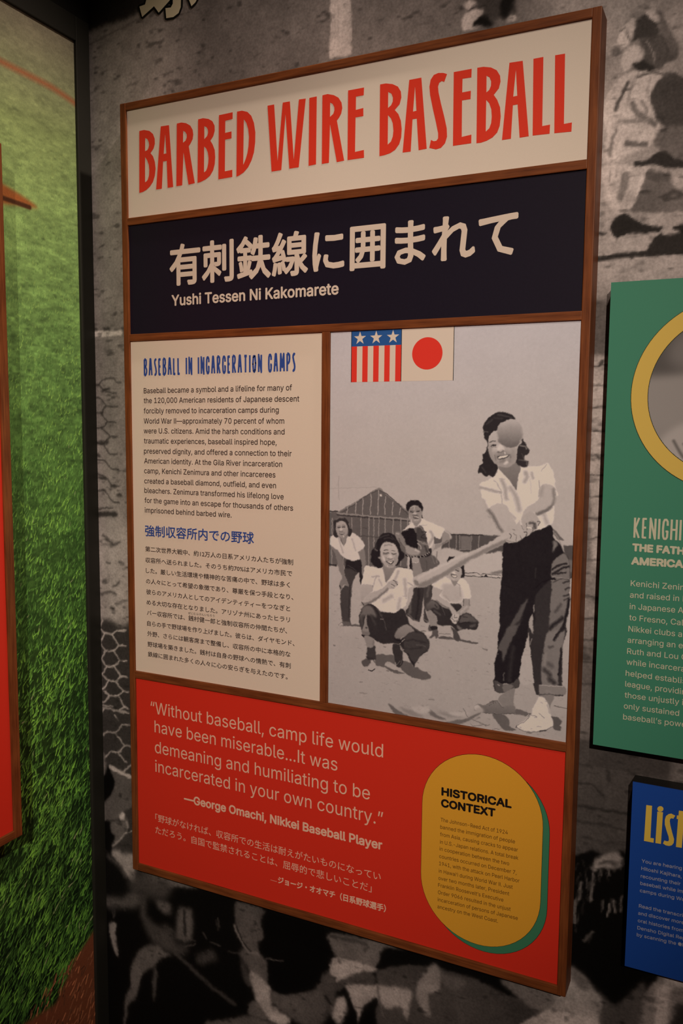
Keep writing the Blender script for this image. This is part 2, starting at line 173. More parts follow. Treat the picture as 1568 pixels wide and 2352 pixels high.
# ------------------------------------------------------------------ lettering
GLYPHS = {"%":[676,[[175,283,146,286,121,297,101,314,86,335,78,360,75,388,75,412,78,440,87,464,101,486,121,503,146,513,175,517,206,513,230,503,250,486,264,464,273,440,276,412,276,388,273,360,264,335,250,314,230,297,205,286],[175,327,198,332,212,346,221,365,223,388,223,412,213,454,198,468,175,473,153,468,138,454,130,435,127,412,127,388,130,365,138,346,153,332],[501,-10,471,-6,446,5,426,21,412,43,403,68,400,95,400,120,403,147,412,172,427,194,447,210,471,221,501,225,531,221,556,210,576,194,590,172,598,147,601,120,601,95,598,68,589,43,575,21,555,5,531,-6],[501,35,523,39,538,53,546,73,549,95,549,120,538,162,524,176,501,180,479,176,464,162,456,142,453,120,453,95,455,73,464,53,479,39],[132,0,482,509,540,509,191,0]]],"'":[206,[[78,318,70,509,136,509,128,318]]],"(":[273,[[89,207,101,324,132,441,177,539,236,539,191,428,161,313,151,207,160,115,188,16,236,-96,177,-96,139,-21,111,55,95,131]]],")":[273,[[37,-96,86,18,113,116,122,207,112,313,82,428,37,539,97,539,142,441,173,323,184,207,178,130,161,53,134,-22,97,-96]]],",":[188,[[38,-119,68,71,137,71,84,-119]]],"-":[453,[[337,244,337,188,114,188,114,244]]],".":[188,[[95,-4,78,-1,63,9,53,24,50,41,53,59,63,73,78,83,95,87,113,83,128,73,138,59,141,41,138,24,128,9,113,-1]]],"0":[453,[[227,-7,174,1,130,24,95,62,69,113,53,178,48,254,53,330,69,395,95,447,130,484,174,508,227,516,279,508,323,484,358,447,384,395,400,330,405,254,400,178,384,113,359,62,323,24,279,1],[227,50,261,56,290,74,313,103,330,144,340,194,344,254,340,314,330,365,313,405,290,435,261,453,227,460,192,453,163,435,140,405,123,365,113,314,109,254,113,194,123,144,140,103,163,74,192,56]]],"1":[453,[[76,0,76,55,391,55,391,0],[276,509,276,0,212,0,212,448,209,448,86,358,86,427,198,509]]],"2":[453,[[64,0,64,47,234,229,282,282,311,327,320,371,317,397,308,419,293,436,273,449,224,460,196,457,172,447,153,433,139,413,130,390,127,362,66,362,71,405,86,442,111,473,143,496,182,511,225,516,268,511,306,497,337,474,361,445,376,411,381,372,371,318,336,259,267,180,153,60,153,57,389,57,389,0]]],"3":[453,[[218,-7,173,-3,133,10,98,30,70,57,52,91,44,132,109,132,115,107,126,87,144,71,165,59,219,50,275,61,297,74,315,93,325,116,329,145,326,172,316,196,299,217,275,234,242,244,201,248,157,248,157,299,288,448,288,452,70,452,70,509,372,509,372,461,221,289,264,288,308,276,344,253,371,222,387,186,393,145,387,103,370,66,344,36,309,12,266,-2]]],"4":[453,[[40,105,40,158,247,509,311,509,109,166,109,163,413,163,413,105],[282,0,282,121,282,146,282,318,343,318,343,0]]],"5":[453,[[221,-7,178,-2,140,11,108,32,83,60,66,93,60,130,122,130,127,108,138,89,173,60,221,50,250,53,276,64,298,82,314,104,324,131,328,162,324,193,314,221,297,244,275,262,248,273,218,277,167,268,128,246,67,253,96,509,366,509,366,452,151,452,134,301,136,301,178,325,229,334,263,330,294,321,321,306,345,285,364,260,379,231,388,199,391,163,385,117,369,76,343,41,309,15,268,-1]]],"6":[453,[[226,-7,182,-1,142,15,109,40,84,74,69,115,64,162,68,199,80,239,137,340,252,509,322,509,173,293,196,307,235,314,278,309,316,295,346,271,370,240,384,201,389,157,384,112,368,73,343,39,310,14,271,-2],[226,48,254,52,279,63,299,79,314,101,324,128,327,157,324,187,314,213,299,235,279,251,254,262,226,265,198,262,174,252,153,235,138,214,128,188,125,158,128,128,138,102,153,79,174,63,198,52]]],"7":[453,[[97,0,323,448,323,452,62,452,62,509,391,509,391,449,165,0]]],"8":[453,[[226,-7,178,-2,136,11,101,33,74,62,57,96,52,135,55,166,65,195,81,220,101,241,125,256,153,265,153,267,119,282,93,308,76,342,70,380,75,417,90,450,114,477,146,498,184,511,226,516,269,511,306,498,337,477,361,450,377,417,382,380,376,342,359,308,333,282,300,267,300,265,327,256,351,241,372,220,387,195,397,166,401,135,395,96,378,62,352,33,317,11,275,-2],[226,49,258,52,285,60,307,74,323,91,333,113,337,139,333,165,322,189,305,208,283,223,256,232,226,235,196,232,169,223,147,208,130,189,119,165,115,139,119,113,129,91,145,74,167,60,195,52],[226,290,274,300,293,313,307,330,316,351,319,376,316,399,308,420,294,437,275,449,226,460,177,449,159,437,145,420,136,399,133,376,136,351,145,330,159,313,178,300]]],"9":[453,[[226,516,271,510,310,494,343,468,368,434,384,393,389,347,385,309,373,270,315,168,200,0,130,0,279,216,257,202,218,195,175,199,137,214,106,237,83,269,68,307,64,352,69,397,85,436,110,469,143,494,182,510],[226,460,199,457,174,446,154,429,138,407,129,381,125,352,129,322,138,295,154,274,174,257,199,247,226,243,254,247,279,257,299,273,314,295,324,321,327,350,324,381,314,407,299,429,279,446,254,457]]],":":[188,[[95,-4,78,-1,63,9,53,24,50,41,53,59,63,73,78,83,95,87,113,83,128,73,138,59,141,41,138,24,128,9,113,-1],[95,271,78,274,63,284,53,299,50,316,53,334,63,349,78,359,95,362,113,359,128,349,138,334,141,316,138,299,128,284,113,274]]],"A":[480,[[16,0,201,509,276,509,463,0,395,0,287,302,264,372,239,456,213,371,191,302,85,0],[110,142,110,199,370,199,370,142]]],"B":[456,[[60,0,60,509,241,509,289,504,329,491,359,469,381,442,394,410,398,374,395,344,387,320,356,286,315,267,315,262,339,257,363,245,385,227,402,203,414,173,418,136,413,100,400,67,377,39,344,18,301,4,247,0],[125,57,245,57,296,63,330,80,349,105,355,137,352,161,342,184,327,203,306,218,279,228,248,231,125,231],[125,285,238,285,288,296,308,309,323,326,333,348,336,372,330,403,313,429,283,446,240,452,125,452]]],"C":[510,[[267,-7,205,1,150,25,104,63,70,115,48,179,40,254,48,329,70,393,104,445,150,484,205,508,267,516,340,504,373,490,402,471,427,447,448,418,463,385,473,348,408,348,389,395,357,428,315,449,267,456,223,450,184,432,150,403,125,364,109,314,103,254,109,194,125,145,151,105,184,76,223,59,267,53,315,60,357,81,389,114,408,160,473,160,463,124,448,91,428,62,402,38,373,19,341,5,305,-4]]],"D":[502,[[219,0,96,0,96,57,215,57,272,63,318,81,354,110,379,149,394,198,399,255,394,312,379,361,354,399,320,428,275,446,221,452,93,452,93,509,225,509,294,501,353,478,399,441,433,391,455,329,462,255,455,181,433,119,398,68,351,31,291,8],[125,509,125,0,60,0,60,509]]],"E":[419,[[60,0,60,509,372,509,372,452,125,452,125,286,355,286,355,229,125,229,125,57,375,57,375,0]]],"F":[410,[[60,0,60,509,369,509,369,452,125,452,125,278,346,278,346,221,125,221,125,0]]],"G":[520,[[269,-7,205,1,149,25,104,64,69,116,47,179,40,254,47,329,69,393,103,445,149,484,203,508,265,516,304,513,340,504,374,489,403,469,429,445,449,416,465,384,474,349,408,349,387,393,356,427,315,448,265,456,222,450,183,432,150,404,125,364,109,314,103,254,109,194,125,145,151,105,184,76,224,59,269,53,309,57,345,71,374,93,396,123,410,160,415,199,283,199,283,256,478,256,478,200,471,141,451,91,419,50,377,19,326,0]]],"H":[517,[[60,0,60,509,125,509,125,289,392,289,392,509,457,509,457,0,392,0,392,232,125,232,125,0]]],"I":[187,[[60,0,60,509,126,509,126,0]]],"J":[396,[[185,-7,124,3,75,33,44,81,33,145,33,173,98,173,98,145,104,104,122,74,149,56,185,50,220,56,248,74,266,104,272,145,272,509,336,509,336,145,326,81,294,33,246,3]]],"K":[467,[[104,145,104,216,139,261,174,303,212,344,364,509,448,509,231,276,228,276],[60,0,60,509,125,509,125,334,124,225,125,193,125,0],[372,0,188,259,228,309,449,0]]],"L":[393,[[60,0,60,509,125,509,125,57,361,57,361,0]]],"M":[628,[[60,0,60,509,152,509,277,187,287,159,299,123,311,84,315,73,318,83,330,121,342,158,352,187,476,509,568,509,568,0,504,0,504,291,504,327,505,369,506,413,507,436,498,409,482,363,467,322,456,291,342,0,286,0,170,291,159,321,145,361,129,408,120,435,120,416,121,372,122,328,122,291,122,0]]],"N":[523,[[60,0,60,509,136,509,343,183,363,151,388,107,403,76,401,108,399,157,399,195,399,509,463,509,463,0,387,0,202,290,177,331,148,381,120,431,122,384,124,328,125,291,125,0]]],"O":[533,[[267,-7,205,1,150,25,105,63,70,115,48,179,40,254,48,329,70,393,105,445,150,484,205,508,267,516,329,508,384,484,429,445,464,393,486,329,493,254,486,179,464,115,429,63,384,25,329,1],[267,53,310,59,349,76,383,105,408,144,425,194,430,254,425,314,408,365,383,404,349,433,310,450,267,456,223,450,184,433,151,404,125,364,109,314,103,254,109,194,125,144,151,105,184,76,223,59]]],"P":[445,[[60,0,60,509,235,509,289,503,332,487,366,462,390,430,404,391,409,348,404,304,390,265,366,233,332,207,289,191,235,186,125,186,125,0],[125,242,233,242,269,246,297,256,318,272,333,294,342,319,344,348,342,376,333,402,318,423,297,439,268,449,232,452,125,452]]],"Q":[533,[[245,159,313,159,369,85,384,65,468,-48,401,-48,346,27,331,46],[267,-7,205,1,150,25,105,63,70,115,48,179,40,254,48,329,70,393,105,445,150,484,205,508,267,516,329,508,384,484,429,445,464,393,486,329,493,254,486,179,464,115,429,63,384,25,329,1],[267,53,310,59,349,76,383,105,408,144,425,194,430,254,425,314,408,365,383,404,349,433,310,450,267,456,223,450,184,433,151,404,125,364,109,314,103,254,109,194,125,144,151,105,184,76,223,59]]],"R":[449,[[60,0,60,509,236,509,290,504,333,489,367,465,390,433,405,395,409,352,405,309,390,271,367,240,333,217,289,203,236,198,125,198,125,0],[125,255,234,255,269,258,298,267,319,281,334,300,342,324,345,352,342,380,334,405,319,425,298,440,269,449,233,452,125,452],[353,0,230,229,303,229,428,0]]],"S":[447,[[224,-9,172,-4,128,9,91,31,64,60,46,96,38,137,104,137,110,110,123,88,142,71,166,59,224,49,257,52,286,60,311,74,329,92,341,114,346,139,342,161,332,179,296,205,245,222,184,239,128,260,86,289,60,326,52,372,58,413,75,448,102,476,138,498,180,511,227,516,275,511,316,498,351,476,377,449,394,415,401,378,337,378,326,412,302,437,267,453,225,459,194,456,167,448,145,435,129,418,118,398,115,376,119,352,131,334,169,308,212,293,264,279,312,264,359,238,395,198,405,171,408,139,403,99,386,64,360,34,323,11,278,-4]]],"T":[449,[[32,452,32,509,417,509,417,452,257,452,257,0,193,0,193,452]]],"U":[517,[[259,-8,203,-2,154,15,114,43,85,80,66,124,60,173,60,509,124,509,124,178,128,144,141,113,160,87,187,68,220,56,259,52,298,56,331,68,357,87,377,113,389,144,393,178,393,509,457,509,457,173,451,124,433,80,403,43,363,15,315,-2]]],"V":[480,[[204,0,16,509,84,509,192,206,215,137,241,52,267,138,290,206,395,509,463,509,278,0]]],"W":[686,[[155,0,16,509,82,509,163,196,175,145,187,94,193,61,200,94,211,145,224,196,306,509,380,509,462,196,474,145,486,94,492,62,499,94,510,145,523,196,603,509,670,509,530,0,455,0,368,323,351,391,343,437,335,395,318,323,230,0]]],"X":[474,[[18,0,200,260,29,509,104,509,178,400,204,361,223,329,238,302,252,329,272,361,298,400,374,509,446,509,276,263,456,0,382,0,292,129,268,165,250,195,237,218,225,196,206,166,182,129,91,0]]],"Y":[472,[[203,0,203,208,16,509,91,509,192,344,222,292,237,260,251,293,280,344,381,509,455,509,268,208,268,0]]],"Z":[438,[[42,0,42,46,273,385,306,431,323,453,285,452,223,452,40,452,40,509,397,509,397,462,169,129,134,81,114,55,152,57,214,57,399,57,399,0]]],"a":[389,[[160,-9,126,-5,94,5,68,22,48,45,35,73,30,108,34,138,43,161,58,179,78,193,125,211,178,220,234,227,265,235,273,243,276,255,276,257,267,297,240,322,196,331,149,322,118,301,100,274,41,291,57,322,79,346,104,364,133,375,194,384,239,379,286,360,306,343,322,320,333,290,337,251,337,0,277,0,277,52,272,52,252,25,215,1],[170,45,202,49,228,59,248,74,263,93,272,115,276,138,276,190,259,182,231,176,200,171,175,168,134,159,103,139,95,124,92,105,102,72,130,52]]],"b":[424,[[229,-8,198,-5,172,4,138,31,118,59,112,59,112,0,53,0,53,509,114,509,114,319,118,319,137,346,171,373,197,381,229,384,274,378,313,361,345,332,370,293,385,245,390,189,385,133,370,84,346,45,313,16,274,-2],[220,47,253,51,279,66,301,88,316,117,325,151,328,189,325,227,316,261,301,290,280,311,253,325,220,330,188,325,161,312,140,291,125,263,116,229,113,189,116,150,125,115,140,86,162,65,188,51]]],"c":[396,[[207,-8,159,-2,117,16,82,46,56,85,40,133,34,187,40,243,56,291,82,330,117,360,159,378,207,384,260,377,305,356,340,322,362,277,303,262,290,289,270,311,242,325,207,330,173,325,145,310,124,287,108,258,99,224,96,187,99,151,108,117,124,89,145,66,173,51,207,46,243,52,271,66,292,89,304,117,363,102,341,56,306,21,261,-1]]],"d":[424,[[195,-8,151,-2,111,16,79,45,55,84,39,133,34,189,39,245,55,293,79,332,112,361,151,378,196,384,228,381,253,373,287,346,306,319,311,319,311,509,372,509,372,0,313,0,313,59,307,59,287,31,252,4,227,-5],[205,47,236,51,263,65,284,86,299,115,309,150,312,189,309,229,300,263,284,291,263,312,237,325,205,330,172,325,145,311,124,290,108,261,99,227,96,189,99,151,109,117,124,88,145,66,172,51]]],"e":[404,[[212,-8,161,-2,117,16,82,46,56,85,40,132,34,187,39,242,55,290,81,329,115,359,157,378,205,384,266,374,294,361,319,341,341,315,357,282,368,242,371,194,371,169,97,169,100,139,110,106,128,80,151,61,179,50,212,46,254,53,285,73,306,105,365,91,353,63,335,39,311,19,283,4,249,-5],[97,221,309,221,307,237,298,269,283,294,263,314,237,326,205,330,173,326,146,313,125,294,109,270,99,241]]],"f":[254,[[228,379,228,327,6,327,6,379],[81,0,81,432,84,461,96,486,113,505,135,519,187,530,222,527,243,521,227,468,215,472,195,474,171,470,154,460,145,443,142,419,142,0]]],"g":[425,[[207,-151,168,-148,134,-140,82,-110,51,-69,101,-41,122,-66,154,-88,207,-97,249,-92,282,-75,304,-47,311,-6,311,68,306,68,287,41,252,16,227,8,195,5,152,10,113,27,80,53,55,90,39,136,34,191,39,246,55,293,80,332,112,361,152,378,196,384,228,382,253,373,288,346,308,319,313,319,313,379,372,379,372,-9,367,-54,350,-90,324,-117,291,-136,251,-147],[205,59,237,63,264,75,285,95,300,121,309,154,312,193,309,231,300,264,285,291,264,312,237,325,205,330,172,325,145,312,124,290,109,262,99,229,96,193,99,155,109,123,124,96,145,76,172,63]]],"h":[410,[[114,227,114,0,53,0,53,509,114,509,114,312,124,332,152,362,187,379,227,384,264,380,295,369,321,349,341,321,353,285,357,240,357,0,296,0,296,235,290,275,273,304,246,323,210,329,184,326,161,317,141,303,126,283,117,257]]],"i":[167,[[53,0,53,379,114,379,114,0],[84,443,67,446,54,455,44,468,41,483,44,499,54,512,67,521,84,524,100,521,114,512,123,499,126,483,123,468,114,455,100,446]]],"j":[167,[[53,379,114,379,114,-30,111,-63,102,-90,86,-113,65,-129,37,-139,4,-143,-10,-143,-10,-87,2,-87,25,-83,40,-72,50,-54,53,-29],[83,443,67,446,53,455,44,468,41,483,44,499,53,512,67,521,83,524,100,521,114,512,123,499,126,483,123,468,114,455,100,446]]],"k":[381,[[110,137,110,212,121,212,284,379,360,379,184,199,177,199],[53,0,53,509,114,509,114,0],[294,0,148,186,191,229,372,0]]],"l":[189,[[139,-2,101,3,74,20,58,47,53,84,53,509,114,509,114,99,120,62,130,54,146,52,160,53,170,54,181,3,162,-1]]],"m":[610,[[53,0,53,379,112,379,112,306,118,323,132,346,172,376,219,386,257,380,287,361,309,331,317,308,322,321,337,343,381,375,437,386,468,383,497,372,522,354,541,328,553,296,557,255,557,0,496,0,496,254,490,289,473,313,447,326,419,330,395,328,374,320,345,290,335,247,335,0,274,0,274,260,269,288,253,311,229,326,199,330,158,320,140,307,126,289,117,266,114,238,114,0]]],"n":[410,[[114,227,114,0,53,0,53,379,112,379,112,307,124,332,152,362,187,379,227,384,264,380,295,369,321,349,341,321,353,285,357,240,357,0,296,0,296,235,290,275,273,304,246,323,210,329,184,326,161,317,141,303,126,283,117,257]]],"o":[415,[[207,-8,159,-2,117,16,82,46,56,85,40,133,34,187,40,243,56,291,82,330,117,360,159,378,207,384,256,378,299,360,333,330,359,291,376,243,381,187,376,133,359,85,333,46,299,16,256,-2],[207,46,242,51,270,66,292,89,307,117,316,151,319,187,316,224,307,258,292,287,270,310,242,325,207,330,173,325,145,310,124,287,108,258,99,224,96,187,99,151,108,117,124,89,145,66,173,51]]],"p":[424,[[53,-143,53,379,112,379,112,319,118,319,137,346,171,373,197,381,229,384,274,378,313,361,345,332,370,293,385,245,390,189,385,133,370,84,346,45,313,16,274,-2,229,-8,198,-5,173,4,138,31,118,59,114,59,114,-143],[220,47,253,51,279,66,301,88,316,117,325,151,328,189,325,227,316,261,301,290,280,311,253,325,220,330,188,325,161,312,140,291,125,263,116,229,113,189,116,150,125,115,140,86,162,65,188,51]]],"q":[424,[[372,-143,311,-143,311,59,306,59,287,31,252,4,227,-5,195,-8,151,-2,111,16,79,45,55,84,39,133,34,189,39,245,55,293,79,332,112,361,151,378,196,384,228,381,253,373,287,346,307,319,313,319,313,379,372,379],[205,47,236,51,263,65,284,86,299,115,309,150,312,189,309,229,300,263,284,291,263,312,237,325,205,330,172,325,145,311,124,290,108,261,99,227,96,189,99,151,109,117,124,88,145,66,172,51]]],"r":[259,[[53,0,53,379,112,379,112,321,115,321,130,347,152,367,181,380,213,385,229,384,243,384,243,322,230,324,207,326,182,323,159,315,140,301,126,284,117,262,114,237,114,0]]],"s":[365,[[182,-8,145,-5,112,3,84,18,62,38,45,63,36,94,94,107,105,79,124,60,150,49,181,45,217,50,244,62,262,81,268,103,265,121,254,136,237,147,212,155,149,170,104,186,72,208,53,237,47,274,51,305,65,332,87,354,115,370,149,381,187,384,223,381,254,372,279,358,299,339,324,290,268,277,258,298,243,316,219,328,187,333,156,329,131,317,114,299,109,277,112,258,124,243,172,223,229,209,275,194,306,171,325,142,331,107,326,75,312,47,290,24,260,6,223,-5]]],"t":[227,[[204,379,204,327,6,327,6,379],[65,471,126,471,126,98,128,76,136,61,150,53,170,50,185,51,202,54,213,2,192,-3,168,-4,125,2,92,21,72,52,65,93]]],"u":[410,[[182,-5,146,-1,115,11,89,31,69,59,57,95,53,139,53,379,114,379,114,144,119,105,137,75,164,56,200,50,226,53,249,62,268,77,283,97,293,122,296,153,296,379,357,379,357,0,298,0,298,73,286,47,257,17,222,0]]],"v":[389,[[163,0,17,379,84,379,165,155,187,87,195,59,203,87,224,155,305,379,371,379,226,0]]],"w":[567,[[138,0,23,379,87,379,133,214,154,137,170,64,186,135,206,214,252,379,316,379,362,214,382,136,397,66,413,135,434,214,480,379,545,379,429,0,368,0,319,172,305,225,291,280,284,309,277,280,263,225,248,172,199,0]]],"x":[379,[[21,0,155,195,29,379,100,379,147,306,179,253,191,233,202,253,233,306,282,379,352,379,224,192,358,0,287,0,231,85,200,136,189,155,178,136,148,85,91,0]]],"y":[389,[[47,-139,61,-86,71,-87,104,-89,130,-74,151,-36,163,-1,17,379,84,379,165,155,187,87,195,60,202,87,224,155,305,379,371,379,204,-58,177,-107,139,-136,91,-145,65,-143]]],"z":[380,[[42,0,42,46,254,320,254,323,48,323,48,379,333,379,333,331,126,60,126,56,339,56,339,0]]],"–":[350,[[350,244,350,188,0,188,0,244]]],"—":[699,[[699,244,699,188,0,188,0,244]]],"‘":[177,[[52,318,104,509,151,509,121,318]]],"’":[177,[[52,318,82,509,151,509,98,318]]],"“":[300,[[52,318,104,509,151,509,121,318],[175,318,228,509,274,509,244,318]]],"”":[300,[[52,318,82,509,151,509,98,318],[175,318,205,509,274,509,222,318]]],"…":[588,[[98,-4,81,-1,66,9,56,24,52,41,56,59,66,73,81,83,98,87,116,83,130,73,140,59,144,41,140,24,130,9,116,-1],[294,-4,277,-1,262,9,252,24,248,41,252,59,262,73,277,83,294,87,312,83,326,73,336,59,340,41,336,24,326,9,312,-1],[490,-4,473,-1,458,9,448,24,445,41,448,59,458,73,473,83,490,87,508,83,523,73,533,59,536,41,533,24,523,9,508,-1]]]," ":[188,[]]}
def fatten(me, r):
    if r <= 0: return me
    v = np.empty(len(me.vertices)*3); me.vertices.foreach_get('co', v); v = v.reshape(-1, 3)
    tris = [tuple(p.vertices) for p in me.polygons]
    V = []; F = []
    for k in range(9):
        d = np.array((0, -.00024, 0)) if k == 8 else np.array((math.cos(k*math.pi/4)*r, -k*.00003, math.sin(k*math.pi/4)*r))
        n = len(V)*len(v); V.append(v+d); F += [tuple(i+n for i in t) for t in tris]
    m2 = bpy.data.meshes.new(me.name); m2.from_pydata(np.concatenate(V).tolist(), [], F)
    bpy.data.meshes.remove(me); return m2
def natural(t):
    w = sum(GLYPHS[c][0] for c in t)
    return w
def latin_contours(t):
    x = 0; out = []
    for c in t:
        a, cs = GLYPHS[c]
        for q in cs: out.append([(x+q[i], q[i+1]) for i in range(0, len(q), 2)])
        x += a
    return out
def signed(p): return sum(a[0]*b[1]-b[0]*a[1] for a, b in zip(p, p[1:]+p[:1]))/2
def latin_layers(t):
    """the strokes of one letter may overlap: give every outer contour, with its holes, a layer"""
    x = 0; lay = [[], [], []]
    for c in t:
        a, cs = GLYPHS[c]
        ps = [[(x+q[i], q[i+1]) for i in range(0, len(q), 2)] for q in cs]
        if ps:
            big = max(ps, key=lambda p: abs(signed(p))); s = signed(big)
            outs = [p for p in ps if signed(p)*s > 0]; holes = [p for p in ps if signed(p)*s < 0]
            for k, o in enumerate(outs):
                bx0, bx1 = min(p[0] for p in o), max(p[0] for p in o); by0, by1 = min(p[1] for p in o), max(p[1] for p in o)
                lay[min(k, 2)].append(o)
                lay[min(k, 2)] += [h for h in holes if bx0 <= h[0][0] <= bx1 and by0 <= h[0][1] <= by1]
        x += a
    return [l for l in lay if l]
def ink(t):
    xs = [p[0] for c in latin_contours(t) for p in c]; return min(xs), max(xs)
# tall narrow display capitals: strokes in units of the cap height
TALL = {
 'B': (.23, ["0,0 0,1", "0,1 .1,1 .19,.94 .2,.82 .19,.66 .12,.56 .05,.55", ".05,.55 .15,.5 .22,.38 .23,.25 .19,.1 .1,.02 0,0"]),
 'A': (.27, ["0,0 .105,1 .165,1 .27,0", ".05,.4 .22,.4"]), 'S': (.19, [".19,.93 .11,.98 .04,.9 .03,.78 .07,.62 .14,.42 .17,.24 .14,.08 .07,.02 0,.06"]),
 'E': (.17, [".17,.965 0,.965 0,.035 .17,.035", "0,.53 .15,.53"]), 'L': (.16, ["0,1 0,.035 .16,.035"]), 'I': (.0, ["0,0 0,1"]),
 'N': (.24, ["0,0 0,1 .24,0 .24,1"]), 'C': (.22, [".22,.68 .21,.88 .15,.975 .07,.97 .02,.85 0,.5 .02,.15 .07,.03 .15,.025 .21,.12 .22,.4 .13,.4"]),
 'R': (.24, ["0,0 0,1", "0,1 .1,1 .19,.94 .21,.8 .19,.62 .12,.52 .05,.5", ".08,.52 .24,0"]), 'T': (.24, ["0,.965 .24,.965", ".12,0 .12,1"]),
 'O': (.25, [".125,.975 .05,.9 0,.5 .05,.1 .125,.025 .2,.1 .25,.5 .2,.9 .125,.975"]), 'M': (.32, ["0,0 .03,1 .16,.25 .29,1 .32,0"]),
 'P': (.21, ["0,0 0,1", "0,1 .1,1 .19,.93 .21,.75 .18,.55 .1,.46 0,.46"]), 'K': (.22, ["0,0 0,1", ".2,1 .03,.5 .22,0"]), 'H': (.24, ["0,0 0,1", ".24,0 .24,1", "0,.5 .24,.5"]), ' ': (.12, []),
}
def tall_mesh(name, t, wd):
    V = []; F = []; x = wd/2
    def quad(a, b):
        dx, dy = b[0]-a[0], b[1]-a[1]; l = math.hypot(dx, dy) or 1; ux, uy = dx/l, dy/l; h = wd/2
        n = len(V); y = -.00004*(len(F) % 7)
        V.extend([(a[0]-uy*h, y, a[1]+ux*h), (b[0]-uy*h, y, b[1]+ux*h), (b[0]+uy*h, y, b[1]-ux*h), (a[0]+uy*h, y, a[1]-ux*h)]); F.append((n, n+3, n+2, n+1))
    for c in t:
        w, st = TALL[c]
        for s in st:
            p = [tuple(map(float, q.split(','))) for q in s.split()]
            for i in range(len(p)-1): quad((x+p[i][0], p[i][1]), (x+p[i+1][0], p[i+1][1]))
            for q in p[1:-1]:
                n = len(V); y = -.00004*(len(F) % 7); V.extend([(x+q[0]+wd/2*math.cos(k*math.pi/4), y, q[1]+wd/2*math.sin(k*math.pi/4)) for k in range(8)]); F.append(tuple(range(n, n+8)))
        x += w+wd*1.85
    me = bpy.data.meshes.new(name); me.from_pydata(V, [], F); return me
def cjk_mesh(name, t):
    c = bpy.data.curves.new(name, 'FONT'); c.body = t; c.size = 1; c.resolution_u = 2
    o = bpy.data.objects.new(name, c); COL.objects.link(o)
    dg = bpy.context.evaluated_depsgraph_get()
    me = bpy.data.meshes.new_from_object(o.evaluated_get(dg))
    bpy.data.objects.remove(o); bpy.data.curves.remove(c)
    me.transform(Matrix(((1, 0, 0, 0), (0, 0, -1, 0), (0, 1, 0, 0), (0, 0, 0, 1))))
    me.materials.clear(); return me
def line_mesh(spec, y, h):
    blk, kind, t, full, bold, xl, zl, xr, zr, _ = spec
    if kind == 'latin':
        i0, i1 = ink(t); k = (xr-xl)/(i1-i0); kz = h/509.0
        ls = [[[((p[0]-i0)*k, p[1]*kz) for p in c] for c in l] for l in latin_layers(full)]
        me = join_meshes('line', [curve_mesh('line', l, M_black, -.00001*q) for q, l in enumerate(ls)], [])
    elif kind == 'tall':
        wd = .15 if len(t) > 10 else .10
        me = tall_mesh('line', full, wd); v = np.array([w.co[:] for w in me.vertices])
        me.transform(Matrix.Diagonal(((xr-xl)/v[:, 0].max(), 1, h, 1)))
        bold = 0
    elif bold < 0:
        me = bpy.data.meshes.new('line'); w = xr-xl; e = .0003
        me.from_pydata([(0, 0, -e), (w, 0, -e), (w, 0, e), (0, 0, e)], [], [(0, 1, 2, 3)])
    else:
        me = cjk_mesh('line', t); v = np.array([w.co[:] for w in me.vertices])
        x0, x1, z0, z1 = v[:, 0].min(), v[:, 0].max(), v[:, 2].min(), v[:, 2].max()
        me.transform(Matrix.Diagonal(((xr-xl)/(x1-x0), 1, h/(z1-z0), 1)) @ Matrix.Translation((-x0, 0, -z0)))
    me = fatten(me, bold/1000)
    sl = (zr-zl)/(xr-xl)
    me.transform(Matrix(((1, 0, 0, xl), (0, 1, 0, y), (sl, 0, 1, zl), (0, 0, 0, 1))))
    return me
def text_blocks(specs, y, off, mats, parents):
    blocks = {}
    for s in specs: blocks.setdefault(s[0], []).append(s)
    for blk, ls in blocks.items():
        hs = {}
        for s in ls: hs.setdefault(s[1]+str(s[4]), []).append(s[9])
        big = max(s[9] for s in ls)
        ms = []
        for s in ls:
            grp = [q[9] for q in ls if abs(q[9]-s[9]) < .35*big]
            ms.append(line_mesh(s, y, sum(grp)/len(grp)))
        me = join_meshes(blk, ms, [mats[blk]])
        link(blk, shift(me, off), parents[blk])

def noise(H, W, cell, seed, wide=1.0):
    cw = cell*wide; r = np.random.default_rng(seed); n = r.standard_normal((int(H/cell)+3, int(W/cw)+3)).astype(np.float32)
    y = np.arange(H)/cell; x = np.arange(W)/cw; yi = y.astype(int); xi = x.astype(int); fy = (y-yi)[:, None]; fx = (x-xi)[None, :]
    fy = fy*fy*(3-2*fy); fx = fx*fx*(3-2*fx)
    a = n[yi][:, xi]; b = n[yi][:, xi+1]; c = n[yi+1][:, xi]; d = n[yi+1][:, xi+1]
    return (a*(1-fx)+b*fx)*(1-fy)+(c*(1-fx)+d*fx)*fy

